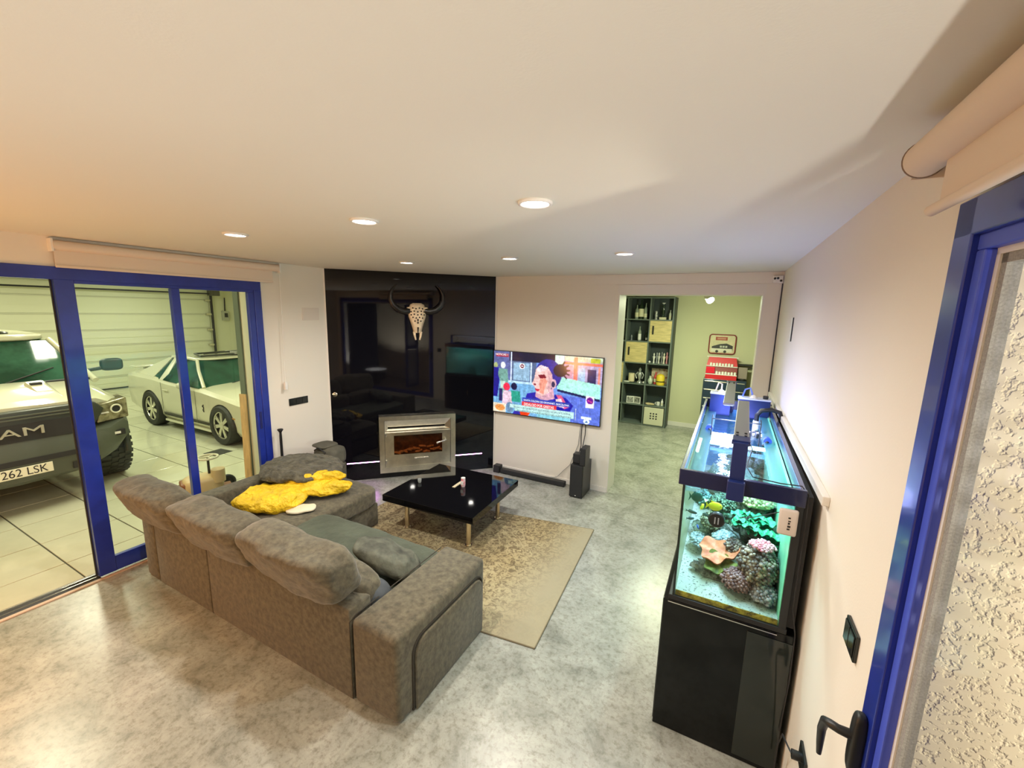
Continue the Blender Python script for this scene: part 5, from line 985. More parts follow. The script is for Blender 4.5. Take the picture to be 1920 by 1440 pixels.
t = thing('wall_shelf', 'thin black wall shelf above the grey-brown screen', 'shelf', (0.27, 9.70, 1.46)); B((-0.14, -0.10, 0), (0.14, 0.095, 0.02), 0.002).build('board', black_mt, t); B((-0.14, -0.10, -0.05), (0.14, -0.08, -0.035)).build('front_bar', black_mt, t)
t = thing('leaning_frame', 'tall narrow black framed mirror leaning at the right wall of the far room', 'mirror', (0.47, 8.9, 0)); 
for a, b_ in (((-0.03, -0.35, 0), (0.03, -0.28, 2.50)), ((-0.03, 0.28, 0), (0.03, 0.35, 2.50)), ((-0.03, -0.28, 2.43), (0.03, 0.28, 2.50)), ((-0.03, -0.28, 0), (0.03, 0.28, 0.08))): B(a, b_, 0.003).build('frame_bar', black_mt, t)
B((-0.01, -0.28, 0.08), (0.01, 0.28, 2.43)).build('mirror_glass', M('dark_mirror', (0.18, 0.20, 0.16), 0.08, 0.8), t)
t = thing('ceiling_spotlight', 'black and white swivel spotlight hanging from the ceiling of the far room', 'spotlight', (-0.40, 7.5, 2.90))
MB().cyl((0, 0, -0.05), (0, 0, 0), 0.05, 20).build('ceiling_rose', black_mt, t, 60); MB().tube([(0, 0, -0.05), (0, 0, -0.13)], 0.012, 8).build('stem', chrome, t, 60)
sp_ = MB().tube([(-0.05, 0.05, -0.13), (0.02, -0.03, -0.22)], [0.045, 0.062], 20).build('lamp_head', M('head_white', (0.6, 0.6, 0.55), 0.4), t, 60)
MB().tube([(0.0205, -0.0305, -0.2206), (0.026, -0.037, -0.227)], [0.056, 0.056], 20).build('lamp_lens', emission('spot_emit', (0.92, 1.0, 0.95), 16), sp_)

# ------------------------------------------------------------------ garage shell
gw = M('garage_wall_paint', (0.74, 0.74, 0.56), 0.75); til = M('garage_tile', (0.56, 0.56, 0.42), 0.10, var=0.04, vs=3, spec=0.6); grout = M('tile_grout', (0.10, 0.10, 0.08), 0.9)
GX = -15.47
fb = struct(B((GX, -3.0, -0.16), (-4.93, 9.2, -0.012)).build('floor_garage', grout)); 
# big tiles, one object each where they show; the far ones share one mesh
tm = {}
def tile(xa, xb, ya, yb):
    k = (round(xb - xa, 3), round(yb - ya, 3))
    if k not in tm: tm[k] = MB().box((-k[0] / 2, -k[1] / 2, -0.012), (k[0] / 2, k[1] / 2, 0.0)).bevel(0.0015, 1).mesh('tile', til)
    o = bpy.data.objects.new('tile', tm[k]); C.objects.link(o); o.location = ((xa + xb) / 2, (ya + yb) / 2, 0); o.parent = fb
far = MB(); g = 0.006; TX = [-4.93, -5.36, -6.01, -6.66] + [-6.66 - 0.65 * i for i in range(1, 15)]; TY = [1.28 + 0.61 * i for i in range(-7, 14)]
for i in range(len(TX) - 1):
    for j in range(len(TY) - 1):
        xa, xb, ya, yb = max(GX, TX[i + 1]) + g, TX[i] - g, TY[j] + g, TY[j + 1] - g
        if xb - xa < 0.02: continue
        if xa > -10.7 and 0 <= ya < 5.5: tile(xa, xb, ya, yb)
        else: far.box((xa, ya, -0.012), (xb, yb, 0))
o = far.build('tiles', til, fb); o['kind'] = 'stuff'
struct(B((GX - 0.15, -3.0, 0), (GX, 9.2, 3.5)).build('wall_garage_far', gw)); struct(B((GX, 9.0, 0), (-4.93, 9.2, 3.5)).build('wall_garage_right', gw)); struct(B((GX, -3.2, 0), (-4.93, -3.0, 3.5)).build('wall_garage_left', gw))
struct(B((GX, -3.0, 3.45), (-4.93, 9.2, 3.55)).build('ceiling_garage', gw)); struct(MB().box((-5.0, 3.95, 0), (-4.94, 9.0, 3.5)).box((-5.0, -3.0, 2.75), (-4.94, 3.95, 3.5)).build('wall_garage_near', gw))
struct(B((-5.20, 2.985, 0), (-4.935, 3.10, 3.0)).build('wall_reveal', gw))
gp = M('grey_green_post', (0.12, 0.16, 0.11), 0.4)
o = B((-5.30, 2.965, 0), (-5.20, 3.10, 2.9), 0.003).build('trim_10', gp); struct(o)
o = B((-0.045, -0.010, 0), (0.045, 0.010, 1.36), 0.002).build('wooden_plank', M('pine_plank', (0.62, 0.42, 0.18), 0.6, var=0.2, vs=4, stretch=(6, 6, 1))); o.location = (-5.235, 2.935, 0.002); o.rotation_euler = (-0.015, 0, 0.3); tag(o, 'raw pine plank leaning upright against the grey-green post in the garage', 'plank')
# sectional garage door
gd = struct(bpy.data.objects.new('door_1', None)); C.objects.link(gd); gd.location = (GX, 2.5, 0); gd['label'] = 'pale sectional garage door with ribbed horizontal panels'
dm = M('garage_door_panel', (0.72, 0.73, 0.56), 0.5)
rowz = [0.0, 0.36, 0.80, 1.24, 1.66, 2.10, 2.56, 2.98]
for a, b_ in zip(rowz[:-1], rowz[1:]):
    m = MB().box((0.01, -5.0, a + 0.012), (0.06, 5.35, b_ - 0.012)).bevel(0.008, 1); m.box((0.06, -5.0, (a + b_) / 2 - 0.012), (0.068, 5.35, (a + b_) / 2 + 0.012)); m.build('door_panel', dm, gd)
for a in rowz[1:-1]: B((0.055, -5.0, a - 0.020), (0.075, 5.35, a + 0.012)).build('panel_joint', M('joint_shadow_grey', (0.58, 0.58, 0.45), 0.6), gd)
B((0.02, -5.0, -0.01), (0.09, 5.35, 0.03)).build('bottom_seal', black_mt, gd)
B((0.10, 5.37, 0.0), (0.17, 5.42, 2.85), 0.003).build('side_track', black_mt, gd)
for z in (0.62, 1.1, 1.6, 2.1, 2.55): B((0.07, 5.22, z - 0.03), (0.15, 5.40, z + 0.03), 0.004).build('roller_hinge', steel, gd)
MB().tube([(0.20, -5.0, 2.98), (0.20, 5.45, 2.98)], 0.045, 14).build('torsion_spring', M('spring_dark', (0.10, 0.10, 0.08), 0.4), gd, 60)
MB().tube([(0.25, -5.0, 2.76), (0.25, 5.45, 2.76)], 0.022, 10).build('shaft', black_mt, gd, 60)
MB().tube([(0.22, 5.42, 2.75), (0.30, 5.42, 2.90), (0.6, 5.42, 2.98), (3.5, 5.42, 2.98)], 0.035, 8).build('upper_track', M('track_grey', (0.4, 0.4, 0.32), 0.5), gd, 60)
B((0.12, 5.30, 2.70), (0.40, 5.55, 3.02), 0.01).build('end_bearing', M('bearing_dark', (0.08, 0.08, 0.06), 0.5), gd)
t = thing('wall_control', 'small grey control box with cable on the garage wall right of the door', 'control box', (GX, 8.35, 2.05)); B((0, -0.10, -0.16), (0.10, 0.10, 0.16), 0.01).build('case', M('box_grey', (0.45, 0.45, 0.36), 0.5), t); MB().tube([(0.04, 0, 0.16), (0.04, 0.02, 0.6)], 0.02, 6).build('cable', black_mt, t); B((0.10, -0.05, -0.05), (0.108, 0.05, 0.09)).build('keypad', black_pl, t)
struct(B((GX + 0.0, 8.75, 0), (GX + 0.10, 8.98, 3.4)).build('trim_11', M('grey_green_trim', (0.16, 0.19, 0.13), 0.5)))
t = thing('floor_drain', 'dark square floor grate in the garage tiles by the white coupe front wheel', 'drain', (-7.42, 3.70, 0.001), 0.1)
for k in range(7): B((-0.14, -0.13 + k * 0.04, 0), (0.14, -0.105 + k * 0.04, 0.004)).build('grate_bar', M('cast_iron', (0.05, 0.05, 0.04), 0.6), t)
B((-0.15, -0.14, 0.0), (0.15, 0.15, 0.002)).build('grate_frame', black_mt, t)
for gx, gy in ((-6.6, 1.2), (-6.6, 4.2), (-9.8, 2.6), (-13.0, 2.0), (-13.0, 5.6)):
    t = thing('garage_strip_light', 'white ceiling strip light in the garage ' + {-6.6: 'nearest the glass door', -9.8: 'halfway to the garage door', -13.0: 'close to the sectional door'}[gx] + (' above the pickup' if gy < 2.5 else ' above the coupe'), 'ceiling light', (gx, gy, 3.45), 0, 'garage ceiling strip lights'); B((-0.75, -0.09, -0.07), (0.75, 0.09, 0), 0.004).build('housing', whitepl, t); B((-0.72, -0.07, -0.08), (0.72, 0.07, -0.07)).build('diffuser', emission('strip_emit', (1, 1, 0.8), 8) if 'strip_emit' not in bpy.data.materials else bpy.data.materials['strip_emit'], t)

def bool_cut(o, cutters):
    for c in cutters:
        c.location = o.location; m = o.modifiers.new('cut', 'BOOLEAN'); m.object = c; m.operation = 'DIFFERENCE'; m.solver = 'EXACT'
    dg = bpy.context.evaluated_depsgraph_get(); me = bpy.data.meshes.new_from_object(o.evaluated_get(dg)); o.modifiers.clear(); o.data = me
    me.shade_smooth(); me.set_sharp_from_angle(angle=math.radians(32))
    for c in cutters: bpy.data.objects.remove(c)
def loft(secs, close=True):
    """secs: list of (x, [(y,z) half profile from bottom centre to top centre])"""
    v = []; n = len(secs[0][1])
    for x, prof in secs:
        full = [(y, z) for y, z in prof] + [(-y, z) for y, z in prof[::-1][(1 if prof[-1][0] == 0 else 0):][: None if prof[0][0] != 0 else -1]]
        v += [(x, y, z) for y, z in full]
    N = len(v) // len(secs); f = [(i * N + k, i * N + (k + 1) % N, (i + 1) * N + (k + 1) % N, (i + 1) * N + k) for i in range(len(secs) - 1) for k in range(N)]
    f += [tuple(range(N)), tuple(range((len(secs) - 1) * N, len(secs) * N))[::-1]]
    return MB().add(v, f)
paint = M('white_car_paint', (0.62, 0.61, 0.46), 0.18, coat=0.6); cg = M('car_glass_dark', (0.02, 0.07, 0.045), 0.07, var=0.5, vs=2, spec=0.25); dk = M('charcoal_trim', (0.028, 0.032, 0.024), 0.4); lampg = M('headlamp_glass', (0.12, 0.10, 0.06), 0.1, 0.5, rgb2=(0.4, 0.36, 0.25), vs=14)
def wheel(parent, x, y, r, wd, side, rimr, spokes, rough_tread=False, double=False):
    wh = thing_child('wheel', parent, (x, y, r))
    m = MB().lathe([(rimr, -wd / 2), (r * 0.93, -wd / 2), (r, -wd * 0.36), (r, wd * 0.36), (r * 0.93, wd / 2), (rimr, wd / 2), (rimr * 0.97, wd * 0.40), (rimr * 0.97, -wd * 0.40), (rimr, -wd / 2)], (0, 0, 0), 40, 'y', False)
    if rough_tread:
        for k in range(34):
            a = 2 * PI * k / 34
            for q, (ya, yb) in enumerate(((-0.50, -0.20), (-0.18, 0.02), (0.04, 0.22), (0.24, 0.50))):
                a2 = a + (q % 2) * PI / 34; t = MB().box((-0.026, ya * wd, r - 0.006), (0.026, yb * wd, r + 0.012)).rot(a2, 'Y'); m.add(t.v, t.f)
    m.build('tyre', rubber, wh, 40)
    ys = side * wd * 0.36
    rm = MB().torus((0, ys, 0), rimr * 0.96, 0.014, 'y', 36, 8)
    for k in range(spokes):
        for dd in ((-0.10, 0.10) if double else (0,)):
            a = 2 * PI * k / spokes + dd; t = MB().hexa([(-0.020, ys - 0.012, 0.04), (0.020, ys - 0.012, 0.04), (0.020, ys + 0.012, 0.04), (-0.020, ys + 0.012, 0.04)], [(-0.014, ys - 0.010, rimr * 0.95), (0.014, ys - 0.010, rimr * 0.95), (0.014, ys + 0.010, rimr * 0.95), (-0.014, ys + 0.010, rimr * 0.95)]).rot(a, 'Y'); rm.add(t.v, t.f)
    rm.cyl((0, ys - 0.02, 0), (0, ys + 0.02, 0), 0.06, 18)
    rm.build('rim', M('alloy', (0.75, 0.74, 0.62), 0.25, 0.8), wh, 40)
    MB().cyl((0, ys * 0.55, 0), (0, ys * 0.6, 0), rimr * 0.93, 28).build('brake_disc', M('brake_dark', (0.06, 0.06, 0.05), 0.5, 0.5), wh)
    return wh
def thing_child(name, parent, loc):
    o = bpy.data.objects.new(name, None); C.objects.link(o); o.parent = parent; o.location = loc; o.empty_display_size = 0.05; return o

# --- pickup truck, nose towards the living room (+x)
TKX, TKY = -6.95, 1.43
tr = thing('pickup_truck', 'large white pickup truck with charcoal grille parked in the garage behind the glass', 'truck', (TKX, TKY, 0))
def pr_(hw, zb, zs, zt, r=0.08): return [(0, zb), (hw * 0.92, zb), (hw, zb + r), (hw, zs - r), (hw * 0.965, zs), (hw * 0.80, zt - 0.01), (0, zt)]
bd = loft([(-0.16, pr_(0.96, 0.95, 1.14, 1.235, 0.03)), (-0.30, pr_(1.06, 0.62, 1.17, 1.275)), (-0.9, pr_(1.10, 0.50, 1.22, 1.33)), (-1.15, pr_(1.10, 0.50, 1.25, 1.38)), (-1.7, pr_(1.10, 0.5, 1.29, 1.40)), (-3.7, pr_(1.10, 0.5, 1.30, 1.40)), (-3.75, pr_(1.09, 0.5, 1.30, 1.36)), (-5.7, pr_(1.09, 0.5, 1.30, 1.36)), (-5.82, pr_(1.04, 0.55, 1.28, 1.34))])
bo = bd.build('body', paint, tr); bo.location = (0, 0, 0)
bo.parent = None
cut = [MB().cyl((-0.92, s * 0.62, 0.47), (-0.92, s * 1.3, 0.47), 0.57, 36).build('c', paint) for s in (-1, 1)] + [MB().cyl((-4.6, s * 0.62, 0.46), (-4.6, s * 1.3, 0.46), 0.56, 36).build('c', paint) for s in (-1, 1)]
bool_cut(bo, cut); bo.parent = tr
for s in (-1, 1):
    for x in (-0.92, -4.6):
        MB().torus((x, s * 1.085, 0.47), 0.575, 0.040, 'y', 26, 8, PI * 1.06, -0.1).build('arch_flare', dk, tr, 60)
        wheel(tr, x + (0.04 if x > -2 else 0), s * 0.985, 0.48, 0.34, s, 0.26, 6, True)
hm = MB().hexa([(-0.25, -0.56, 1.22), (-0.25, 0.56, 1.22), (-1.12, 0.62, 1.34), (-1.12, -0.62, 1.34)], [(-0.34, -0.50, 1.30), (-0.34, 0.50, 1.30), (-1.08, 0.56, 1.40), (-1.08, -0.56, 1.40)]).bevel(0.02, 2).build('hood_bulge', paint, tr, 50)
for s in (-1, 1): MB().hexa([(-0.50, s * 0.34, 1.30), (-0.50, s * 0.52, 1.30), (-0.90, s * 0.50, 1.36), (-0.90, s * 0.34, 1.36)][::s], [(-0.52, s * 0.36, 1.335), (-0.52, s * 0.49, 1.335), (-0.89, s * 0.48, 1.415), (-0.89, s * 0.36, 1.415)][::s]).build('hood_scoop', M('scoop_beige', (0.55, 0.50, 0.34), 0.3), hm)
for s in (-1, 1): B((-0.80, s * 0.42 - 0.05, 1.385), (-0.74, s * 0.42 + 0.05, 1.412)).build('scoop_vent', black_mt, hm)
# cab
gh = lambda hb, ht, zb, zt: [(hb, zb), (ht, zt - 0.05), (ht - 0.07, zt), (0, zt + 0.015)]
def cab(mb, pts): return mb
B4 = [(-1.36, 0.88, 1.40), (-2.02, 0.74, 1.86), (-3.60, 0.74, 1.87), (-3.72, 0.86, 1.38)]
v = []; 
for x, hw, z in B4: v += [(x, hw, z), (x, -hw, z)]
for x, hw in ((-3.72, 0.97), (-1.40, 0.97)): v += [(x, hw, 1.33), (x, -hw, 1.33)]
v2 = v[:8]
MB().add([(-1.12, 1.04, 1.35), (-1.12, -1.04, 1.35), (-1.92, .90, 1.86), (-1.92, -.90, 1.86), (-3.60, .88, 1.88), (-3.60, -.88, 1.88), (-3.70, 1.03, 1.36), (-3.70, -1.03, 1.36), (-1.55, 1.075, 1.33), (-1.55, -1.075, 1.33)],
   [(0, 1, 3, 2), (2, 3, 5, 4), (4, 5, 7, 6), (0, 2, 8), (2, 4, 6, 8), (1, 9, 3), (3, 9, 7, 5), (0, 8, 9, 1), (6, 7, 9, 8)]).build('cab_glass', cg, tr)
MB().soft((-2.77, 0, 1.905), (1.80, 1.86, 0.12), 8, 5).build('roof', paint, tr, 60)
for s in (-1, 1):
    MB().tube([(-1.06, s * 1.075, 1.33), (-1.94, s * 0.905, 1.87)], 0.040, 8).build('windscreen_pillar', paint, tr, 60)
    for x in (-2.75, -3.62): MB().tube([(x, s * 1.07, 1.33), (x, s * 0.90, 1.88)], 0.045, 8).build('door_pillar', paint, tr, 60)
    mr = MB().soft((-1.62, s * 1.46, 1.475), (0.12, 0.27, 0.19), 6, 4).build('side_mirror', dk, tr, 60)
    MB().tube([(-1.68, s * 0.96, 1.38), (-1.64, s * 1.15, 1.405), (-1.62, s * 1.36, 1.43)], 0.028, 8).build('mirror_arm', dk, mr, 60)
MB().box((-1.20, -1.02, 1.345), (-1.08, 1.02, 1.375)).build('cowl', black_mt, tr)
for s in (-0.5, 0.25): MB().tube([(-1.14, s, 1.385), (-1.36, s + 0.50, 1.52)], 0.008, 6).build('wiper', black_mt, tr, 60)
MB().ball((-1.74, 0.0, 1.77), 0.06, 10, 6, 0.4, 1.6, 0.7).build('interior_mirror', black_mt, tr, 60)
for y in (-0.5, 0.0, 0.5): MB().ball((-2.1, y, 1.970), 0.05, 10, 6, 1.4, 1.2, 0.5).build('roof_marker_light', dk, tr, 60)
MB().tube([(-2.2, -0.72, 1.99), (-2.2, 0.45, 1.99)], 0.014, 8).build('antenna_bar', dk, tr, 60)
# grille, lamps, bumper
gr = MB().prism([(-0.16, -0.72, 1.20), (-0.16, 0.72, 1.20), (-0.16, 0.80, 1.10), (-0.16, 0.62, 0.80), (-0.16, 0.50, 0.72), (-0.16, -0.50, 0.72), (-0.16, -0.62, 0.80), (-0.16, -0.80, 1.10)], (0.12, 0, 0)).bevel(0.015, 2).build('grille', dk, tr, 50)
MB().prism([(-0.05, -0.52, 1.06), (-0.05, 0.52, 1.06), (-0.05, 0.58, 1.02), (-0.05, 0.52, 0.86), (-0.05, -0.52, 0.86), (-0.05, -0.58, 1.02)], (0.02, 0, 0)).build('badge_recess', black_mt, gr)
ss = (-0.47, -0.16, 0.15)
text('lettering', 'RAM', 0.135, M('badge_silver', (0.62, 0.60, 0.48), 0.3, 0.5), gr, (-0.022, 0.0, 0.965), (PI / 2, 0, PI / 2), 0.012, sx=1.9)
for z in (1.15, 1.115, 0.80): B((-0.05, -0.66 + (1.15 - z) * 0.3, z - 0.008), (-0.03, 0.66 - (1.15 - z) * 0.3, z + 0.008), 0.003).build('grille_bar', M('grille_grey', (0.10, 0.11, 0.085), 0.35), gr)
o = MB()
for i in range(16):
    for j in range(2): o.box((-0.05, -0.45 + i * 0.058, 0.745 + j * 0.045), (-0.035, -0.41 + i * 0.058, 0.775 + j * 0.045))
o = o.build('grille_mesh', M('grille_grey', (0.1, 0.11, 0.085)), gr); o['kind'] = 'stuff'
for s in (-1, 1):
    hl = MB().hexa([(-0.30, s * 0.72, 0.92), (-0.06, s * 0.72, 0.92), (-0.18, s * 1.08, 0.92), (-0.55, s * 1.115, 0.92)][::s], [(-0.30, s * 0.76, 1.18), (-0.07, s * 0.76, 1.15), (-0.20, s * 1.085, 1.18), (-0.55, s * 1.118, 1.18)][::s]).bevel(0.01, 1).build('headlight', lampg, tr)
    MB().cyl((-0.24, s * 0.94, 1.06), (-0.124, s * 0.94, 1.06), 0.050, 16).build('projector', black_mt, hl, 60); MB().torus((-0.122, s * 0.94, 1.06), 0.052, 0.010, 'x', 20, 6).build('projector_ring', M('halo', (0.8, 0.8, 0.65), 0.2), hl, 60)
    B((-0.13, s * 0.82 - 0.05, 1.025), (-0.078, s * 0.82 + 0.03, 1.040)).build('light_bar', whitepl, hl)
def bpr(hw, zb, zo, zt): return [(0, zb), (hw * 0.62, zb + 0.02), (hw * 0.86, (zb + zo) / 2 - 0.02), (hw, zo), (hw, zt - 0.05), (hw * 0.96, zt), (0, zt + 0.02)]
bp_ = loft([(0.0, bpr(0.68, 0.40, 0.55, 0.68)), (-0.04, bpr(0.86, 0.36, 0.62, 0.84)), (-0.14, bpr(1.05, 0.36, 0.72, 0.91)), (-0.34, bpr(1.11, 0.44, 0.80, 0.93))]).build('front_bumper', M('bumper_grey', (0.075, 0.085, 0.065), 0.4), tr, 40)
MB().box((-0.10, -0.56, 0.60), (0.008, 0.56, 0.66)).build('air_slot', black_mt, bp_); 
for s in (-1, 1):
    MB().box((-0.12, s * 0.90 - 0.10, 0.72), (-0.052, s * 0.90 + 0.08, 0.79)).build('fog_recess', black_mt, bp_); MB().box((-0.06, s * 0.88 - 0.05, 0.74), (-0.045, s * 0.88 + 0.05, 0.77)).build('fog_light', whitepl, bp_)
    MB().box((-0.05, s * 0.48 - 0.05, 0.43), (0.012, s * 0.48 + 0.05, 0.51)).build('tow_hook_slot', black_mt, bp_)
np_ = B((0.004, -0.26, 0.462), (0.016, 0.26, 0.575), 0.003).build('number_plate', M('plate_white', (0.78, 0.77, 0.62), 0.4), bp_)
text('plate_characters', '262 LSK', 0.125, black_mt, bp_, (0.017, 0.035, 0.518), (PI / 2, 0, PI / 2), 0.001, sx=0.86)
B((-4.0, -0.8, 0.38), (-0.4, 0.8, 0.55)).build('chassis', black_mt, tr)
for s in (-1, 1):
    for x in (-1.72, -2.75): MB().tube([(x, s * 1.102, 0.62), (x, s * 1.102, 1.26)], 0.005, 5).build('door_gap', black_mt, tr)
    B((-3.5, s * 1.06 - 0.06, 0.46), (-1.65, s * 1.06 + 0.06, 0.51), 0.01).build('side_step', dk, tr)

# --- white sports coupe, nose towards the living room (+x)
MX, MY = -6.88, 4.90
cp = thing('sports_coupe', 'white two-door sports coupe parked on the right side of the garage', 'car', (MX, MY, 0))
def p2(hw, zb, zs, zt): return [(0, zb), (hw * 0.90, zb), (hw * 0.975, zb + 0.10), (hw, (zb + zs) / 2 + 0.05), (hw * 0.985, zs - 0.05), (hw * 0.93, zs + 0.012), (hw * 0.70, zt), (0, zt + 0.025)]
bd = loft([(-0.02, p2(0.76, 0.36, 0.62, 0.66)), (-0.08, p2(0.84, 0.22, 0.70, 0.74)), (-0.35, p2(0.91, 0.18, 0.79, 0.83)), (-0.9, p2(0.93, 0.17, 0.86, 0.90)), (-1.45, p2(0.93, 0.18, 0.91, 0.95)), (-1.9, p2(0.925, 0.18, 0.92, 0.95)), (-2.7, p2(0.925, 0.18, 0.94, 0.97)), (-3.2, p2(0.94, 0.18, 0.985, 1.01)), (-3.8, p2(0.94, 0.20, 0.99, 1.03)), (-4.3, p2(0.90, 0.26, 0.98, 1.03)), (-4.5, p2(0.84, 0.34, 0.92, 1.01)), (-4.55, p2(0.80, 0.42, 0.85, 0.93))])
bo = bd.build('body', paint, None)
cut = [MB().cyl((x, s * 0.60, 0.335), (x, s * 1.2, 0.335), 0.385, 36).build('c', paint) for s in (-1, 1) for x in (-0.87, -3.32)]
bool_cut(bo, cut); bo.parent = cp
for s in (-1, 1):
    for x in (-0.87, -3.32): wheel(cp, x, s * 0.83, 0.350, 0.26, s, 0.250, 7, False, True)
# greenhouse
GV = [(-1.52, .80, .93), (-2.12, .60, 1.36), (-3.05, .58, 1.37), (-3.95, .72, 1.02)]
v = []
for x, hw, z in GV: v += [(x, hw, z), (x, -hw, z)]
v += [(-1.60, .885, .92), (-1.60, -.885, .92), (-3.30, .885, .97), (-3.30, -.885, .97)]
MB().add(v, [(0, 1, 3, 2), (2, 3, 5, 4), (4, 5, 7, 6), (0, 2, 8), (2, 4, 10, 8), (4, 6, 10), (1, 9, 3), (3, 9, 11, 5), (5, 11, 7), (0, 8, 9, 1), (6, 7, 11, 10)]).build('cabin_glass', cg, cp)
MB().soft((-2.60, 0, 1.375), (1.12, 1.24, 0.055), 8, 4).build('roof', paint, cp, 60)
for s in (-1, 1):
    MB().tube([(-1.50, s * 0.84, 0.93), (-1.85, s * 0.73, 1.20), (-2.12, s * 0.61, 1.37)], [0.030, 0.028, 0.03], 8).build('windscreen_pillar', paint, cp, 60)
    MB().tube([(-2.12, s * 0.61, 1.375), (-2.6, s * 0.605, 1.395), (-3.05, s * 0.59, 1.375)], 0.03, 8).build('roof_rail', paint, cp, 60)
    MB().hexa([(-2.78, s * 0.88, 0.95), (-2.98, s * 0.90, 0.95), (-2.98, s * 0.84, 0.95), (-2.78, s * 0.83, 0.95)][::s], [(-2.82, s * 0.625, 1.37), (-2.92, s * 0.625, 1.37), (-2.92, s * 0.57, 1.37), (-2.82, s * 0.57, 1.37)][::s]).build('door_pillar', paint, cp)
    MB().hexa([(-3.22, s * 0.90, 0.97), (-4.02, s * 0.80, 1.01), (-4.02, s * 0.68, 1.01), (-3.22, s * 0.80, 0.97)][::s], [(-3.00, s * 0.62, 1.37), (-3.16, s * 0.61, 1.36), (-3.16, s * 0.52, 1.36), (-3.00, s * 0.52, 1.37)][::s]).build('rear_pillar', paint, cp)
    MB().soft((-1.83, s * 1.02, 0.975), (0.13, 0.20, 0.12), 5, 3).build('side_mirror', paint, cp, 60)
    MB().tube([(-1.66, s * 0.928, 0.30), (-1.66, s * 0.930, 0.88)], 0.004, 5).tube([(-2.86, s * 0.928, 0.32), (-2.86, s * 0.935, 0.92)], 0.004, 5).build('door_gap', M('gap_grey', (0.2, 0.2, 0.15), 0.8), cp)
    MB().tube([(-2.62, s * 0.935, 0.78), (-2.78, s * 0.938, 0.78)], 0.014, 8).build('door_handle', paint, cp, 60)
    for z in (0.315, 0.285): B((-2.86, s * 0.918 - 0.008, z), (-1.30, s * 0.918 + 0.008, z + 0.016)).build('sill_stripe', dk, cp)
    B((-2.90, s * 0.87 - 0.03, 0.15), (-1.28, s * 0.87 + 0.03, 0.19), 0.008).build('side_skirt', paint, cp)
    MB().tube([(-1.40, s * 0.932, 0.52), (-1.41, s * 0.938, 0.56), (-1.39, s * 0.936, 0.60), (-1.42, s * 0.938, 0.63), (-1.40, s * 0.932, 0.655)], [0.005, 0.009, 0.007, 0.011, 0.006], 6).build('side_emblem', black_mt, cp, 60)
    MB().hexa([(-0.10, s * 0.50, 0.56), (-0.06, s * 0.52, 0.56), (-0.12, s * 0.80, 0.56), (-0.25, s * 0.88, 0.56)][::s], [(-0.12, s * 0.50, 0.69), (-0.08, s * 0.52, 0.69), (-0.14, s * 0.80, 0.70), (-0.25, s * 0.88, 0.70)][::s]).build('headlight', lampg, cp)
    B((-0.62, s * 0.905 - 0.012, 0.50), (-0.48, s * 0.905 + 0.018, 0.525), 0.003).build('side_marker', M('amber_marker', (0.5, 0.25, 0.04), 0.3), cp)
B((-4.62, -0.72, 1.055), (-4.36, 0.72, 1.085), 0.012).build('rear_spoiler', paint, cp)
for s in (-0.5, 0.5): B((-4.52, s - 0.03, 1.0), (-4.42, s + 0.03, 1.06)).build('spoiler_foot', paint, cp)
MB().prism([(-0.01, -0.46, 0.52), (-0.01, 0.46, 0.52), (-0.01, 0.50, 0.68), (-0.01, -0.50, 0.68)], (-0.06, 0, 0)).build('grille', black_mt, cp)
MB().prism([(-0.05, -0.42, 0.24), (-0.05, 0.42, 0.24), (-0.05, 0.52, 0.42), (-0.05, -0.52, 0.42)], (-0.06, 0, 0)).build('lower_intake', black_mt, cp)
B((-0.10, -0.86, 0.13), (0.03, 0.86, 0.17), 0.01).build('front_splitter', dk, cp)
B((-3.7, -0.7, 0.14), (-0.5, 0.7, 0.22)).build('underbody', black_mt, cp)
for s in (-0.35, 0.30): MB().tube([(-1.50, s, 0.965), (-1.60, s + 0.45, 1.02)], 0.007, 6).build('wiper', black_mt, cp, 60)
for k in (-0.22, 0.22): MB().hexa([(-0.95, k - 0.09, 0.915), (-0.95, k + 0.09, 0.915), (-1.15, k + 0.09, 0.935), (-1.15, k - 0.09, 0.935)], [(-0.97, k - 0.08, 0.945), (-0.97, k + 0.08, 0.945), (-1.15, k + 0.08, 0.95), (-1.15, k - 0.08, 0.95)]).build('bonnet_vent', paint, cp)
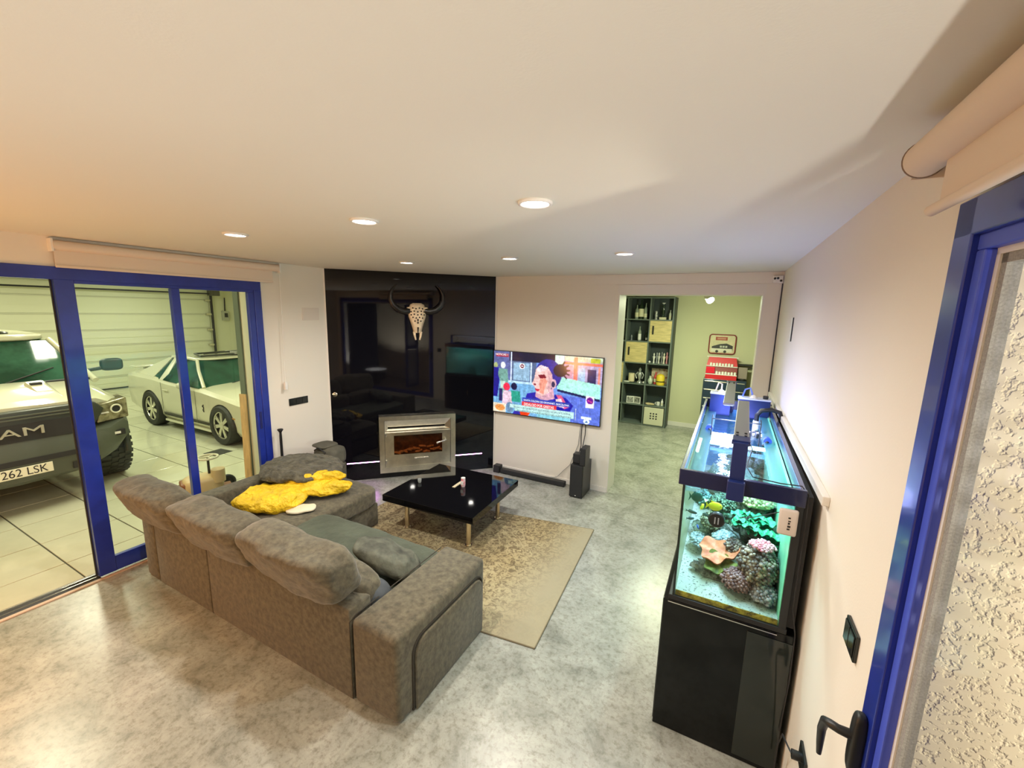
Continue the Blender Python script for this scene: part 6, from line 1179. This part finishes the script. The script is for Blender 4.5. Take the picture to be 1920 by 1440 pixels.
# roof load: folded tube frame on the coupe's roof
t = thing('roof_item', 'dark folded metal frame lying on the roof of the white coupe', 'frame', (MX - 2.5, MY + 0.05, 1.425))
MB().tube([(0.2, -0.5, 0.0), (0.25, 0.45, 0.0), (-0.2, 0.45, 0.02), (-0.25, -0.4, 0.01), (0.2, -0.5, 0.0)], 0.018, 8).tube([(0.1, -0.4, 0.03), (0.05, 0.5, 0.05)], 0.014, 8).build('tube_frame', dk, t, 60)
B((-0.1, 0.1, 0.0), (0.3, 0.55, 0.05), 0.01).build('folded_panel', M('grey_panel', (0.3, 0.3, 0.26), 0.5), t)

# --- toy pedal car behind the glass
pc = thing('pedal_car', 'toy pedal car with brown body and upright steering wheel behind the glass door', 'toy car', (-5.62, 2.66, 0), -0.35)
tan = M('pedal_tan', (0.55, 0.42, 0.22), 0.4); brn = M('pedal_brown', (0.22, 0.08, 0.03), 0.4)
MB().soft((0, -0.05, 0.25), (0.30, 0.42, 0.22), 8, 3.5).build('seat_body', tan, pc, 60)
B((-0.11, -0.28, 0.17), (0.11, -0.16, 0.31), 0.02).build('front_panel', brn, pc, 50); MB().cyl((0.09, 0.10, 0.27), (0.09, 0.10, 0.43), 0.075, 18).build('tank', tan, pc, 60)
MB().tube([(0.0, 0.02, 0.33), (0.0, 0.02, 0.565)], 0.014, 8).build('steering_column', black_mt, pc, 60)
sw_ = MB().torus((0.0, 0.02, 0.57), 0.105, 0.014, 'z', 28, 8)
for a in (0.3, 2.4, 4.5): sw_.tube([(0, 0.02, 0.57), (0.10 * math.cos(a), 0.02 + 0.10 * math.sin(a), 0.57)], 0.010, 6)
sw_.build('steering_wheel', M('ivory_wheel', (0.60, 0.58, 0.42), 0.4), pc, 60)
for x, y in ((-0.24, -0.22), (0.24, -0.22), (-0.24, 0.22), (0.24, 0.22)): MB().torus((x, y, 0.11), 0.085, 0.025, 'x', 22, 8).cyl((x - 0.012, y, 0.11), (x + 0.012, y, 0.11), 0.065, 16).build('wheel', black_pl, pc, 60)
for y in (-0.22, 0.22): MB().cyl((-0.24, y, 0.11), (0.24, y, 0.11), 0.012, 8).build('axle', steel, pc, 60)
MB().box((-0.10, -0.24, 0.08), (0.10, 0.24, 0.17)).build('chassis', brn, pc)
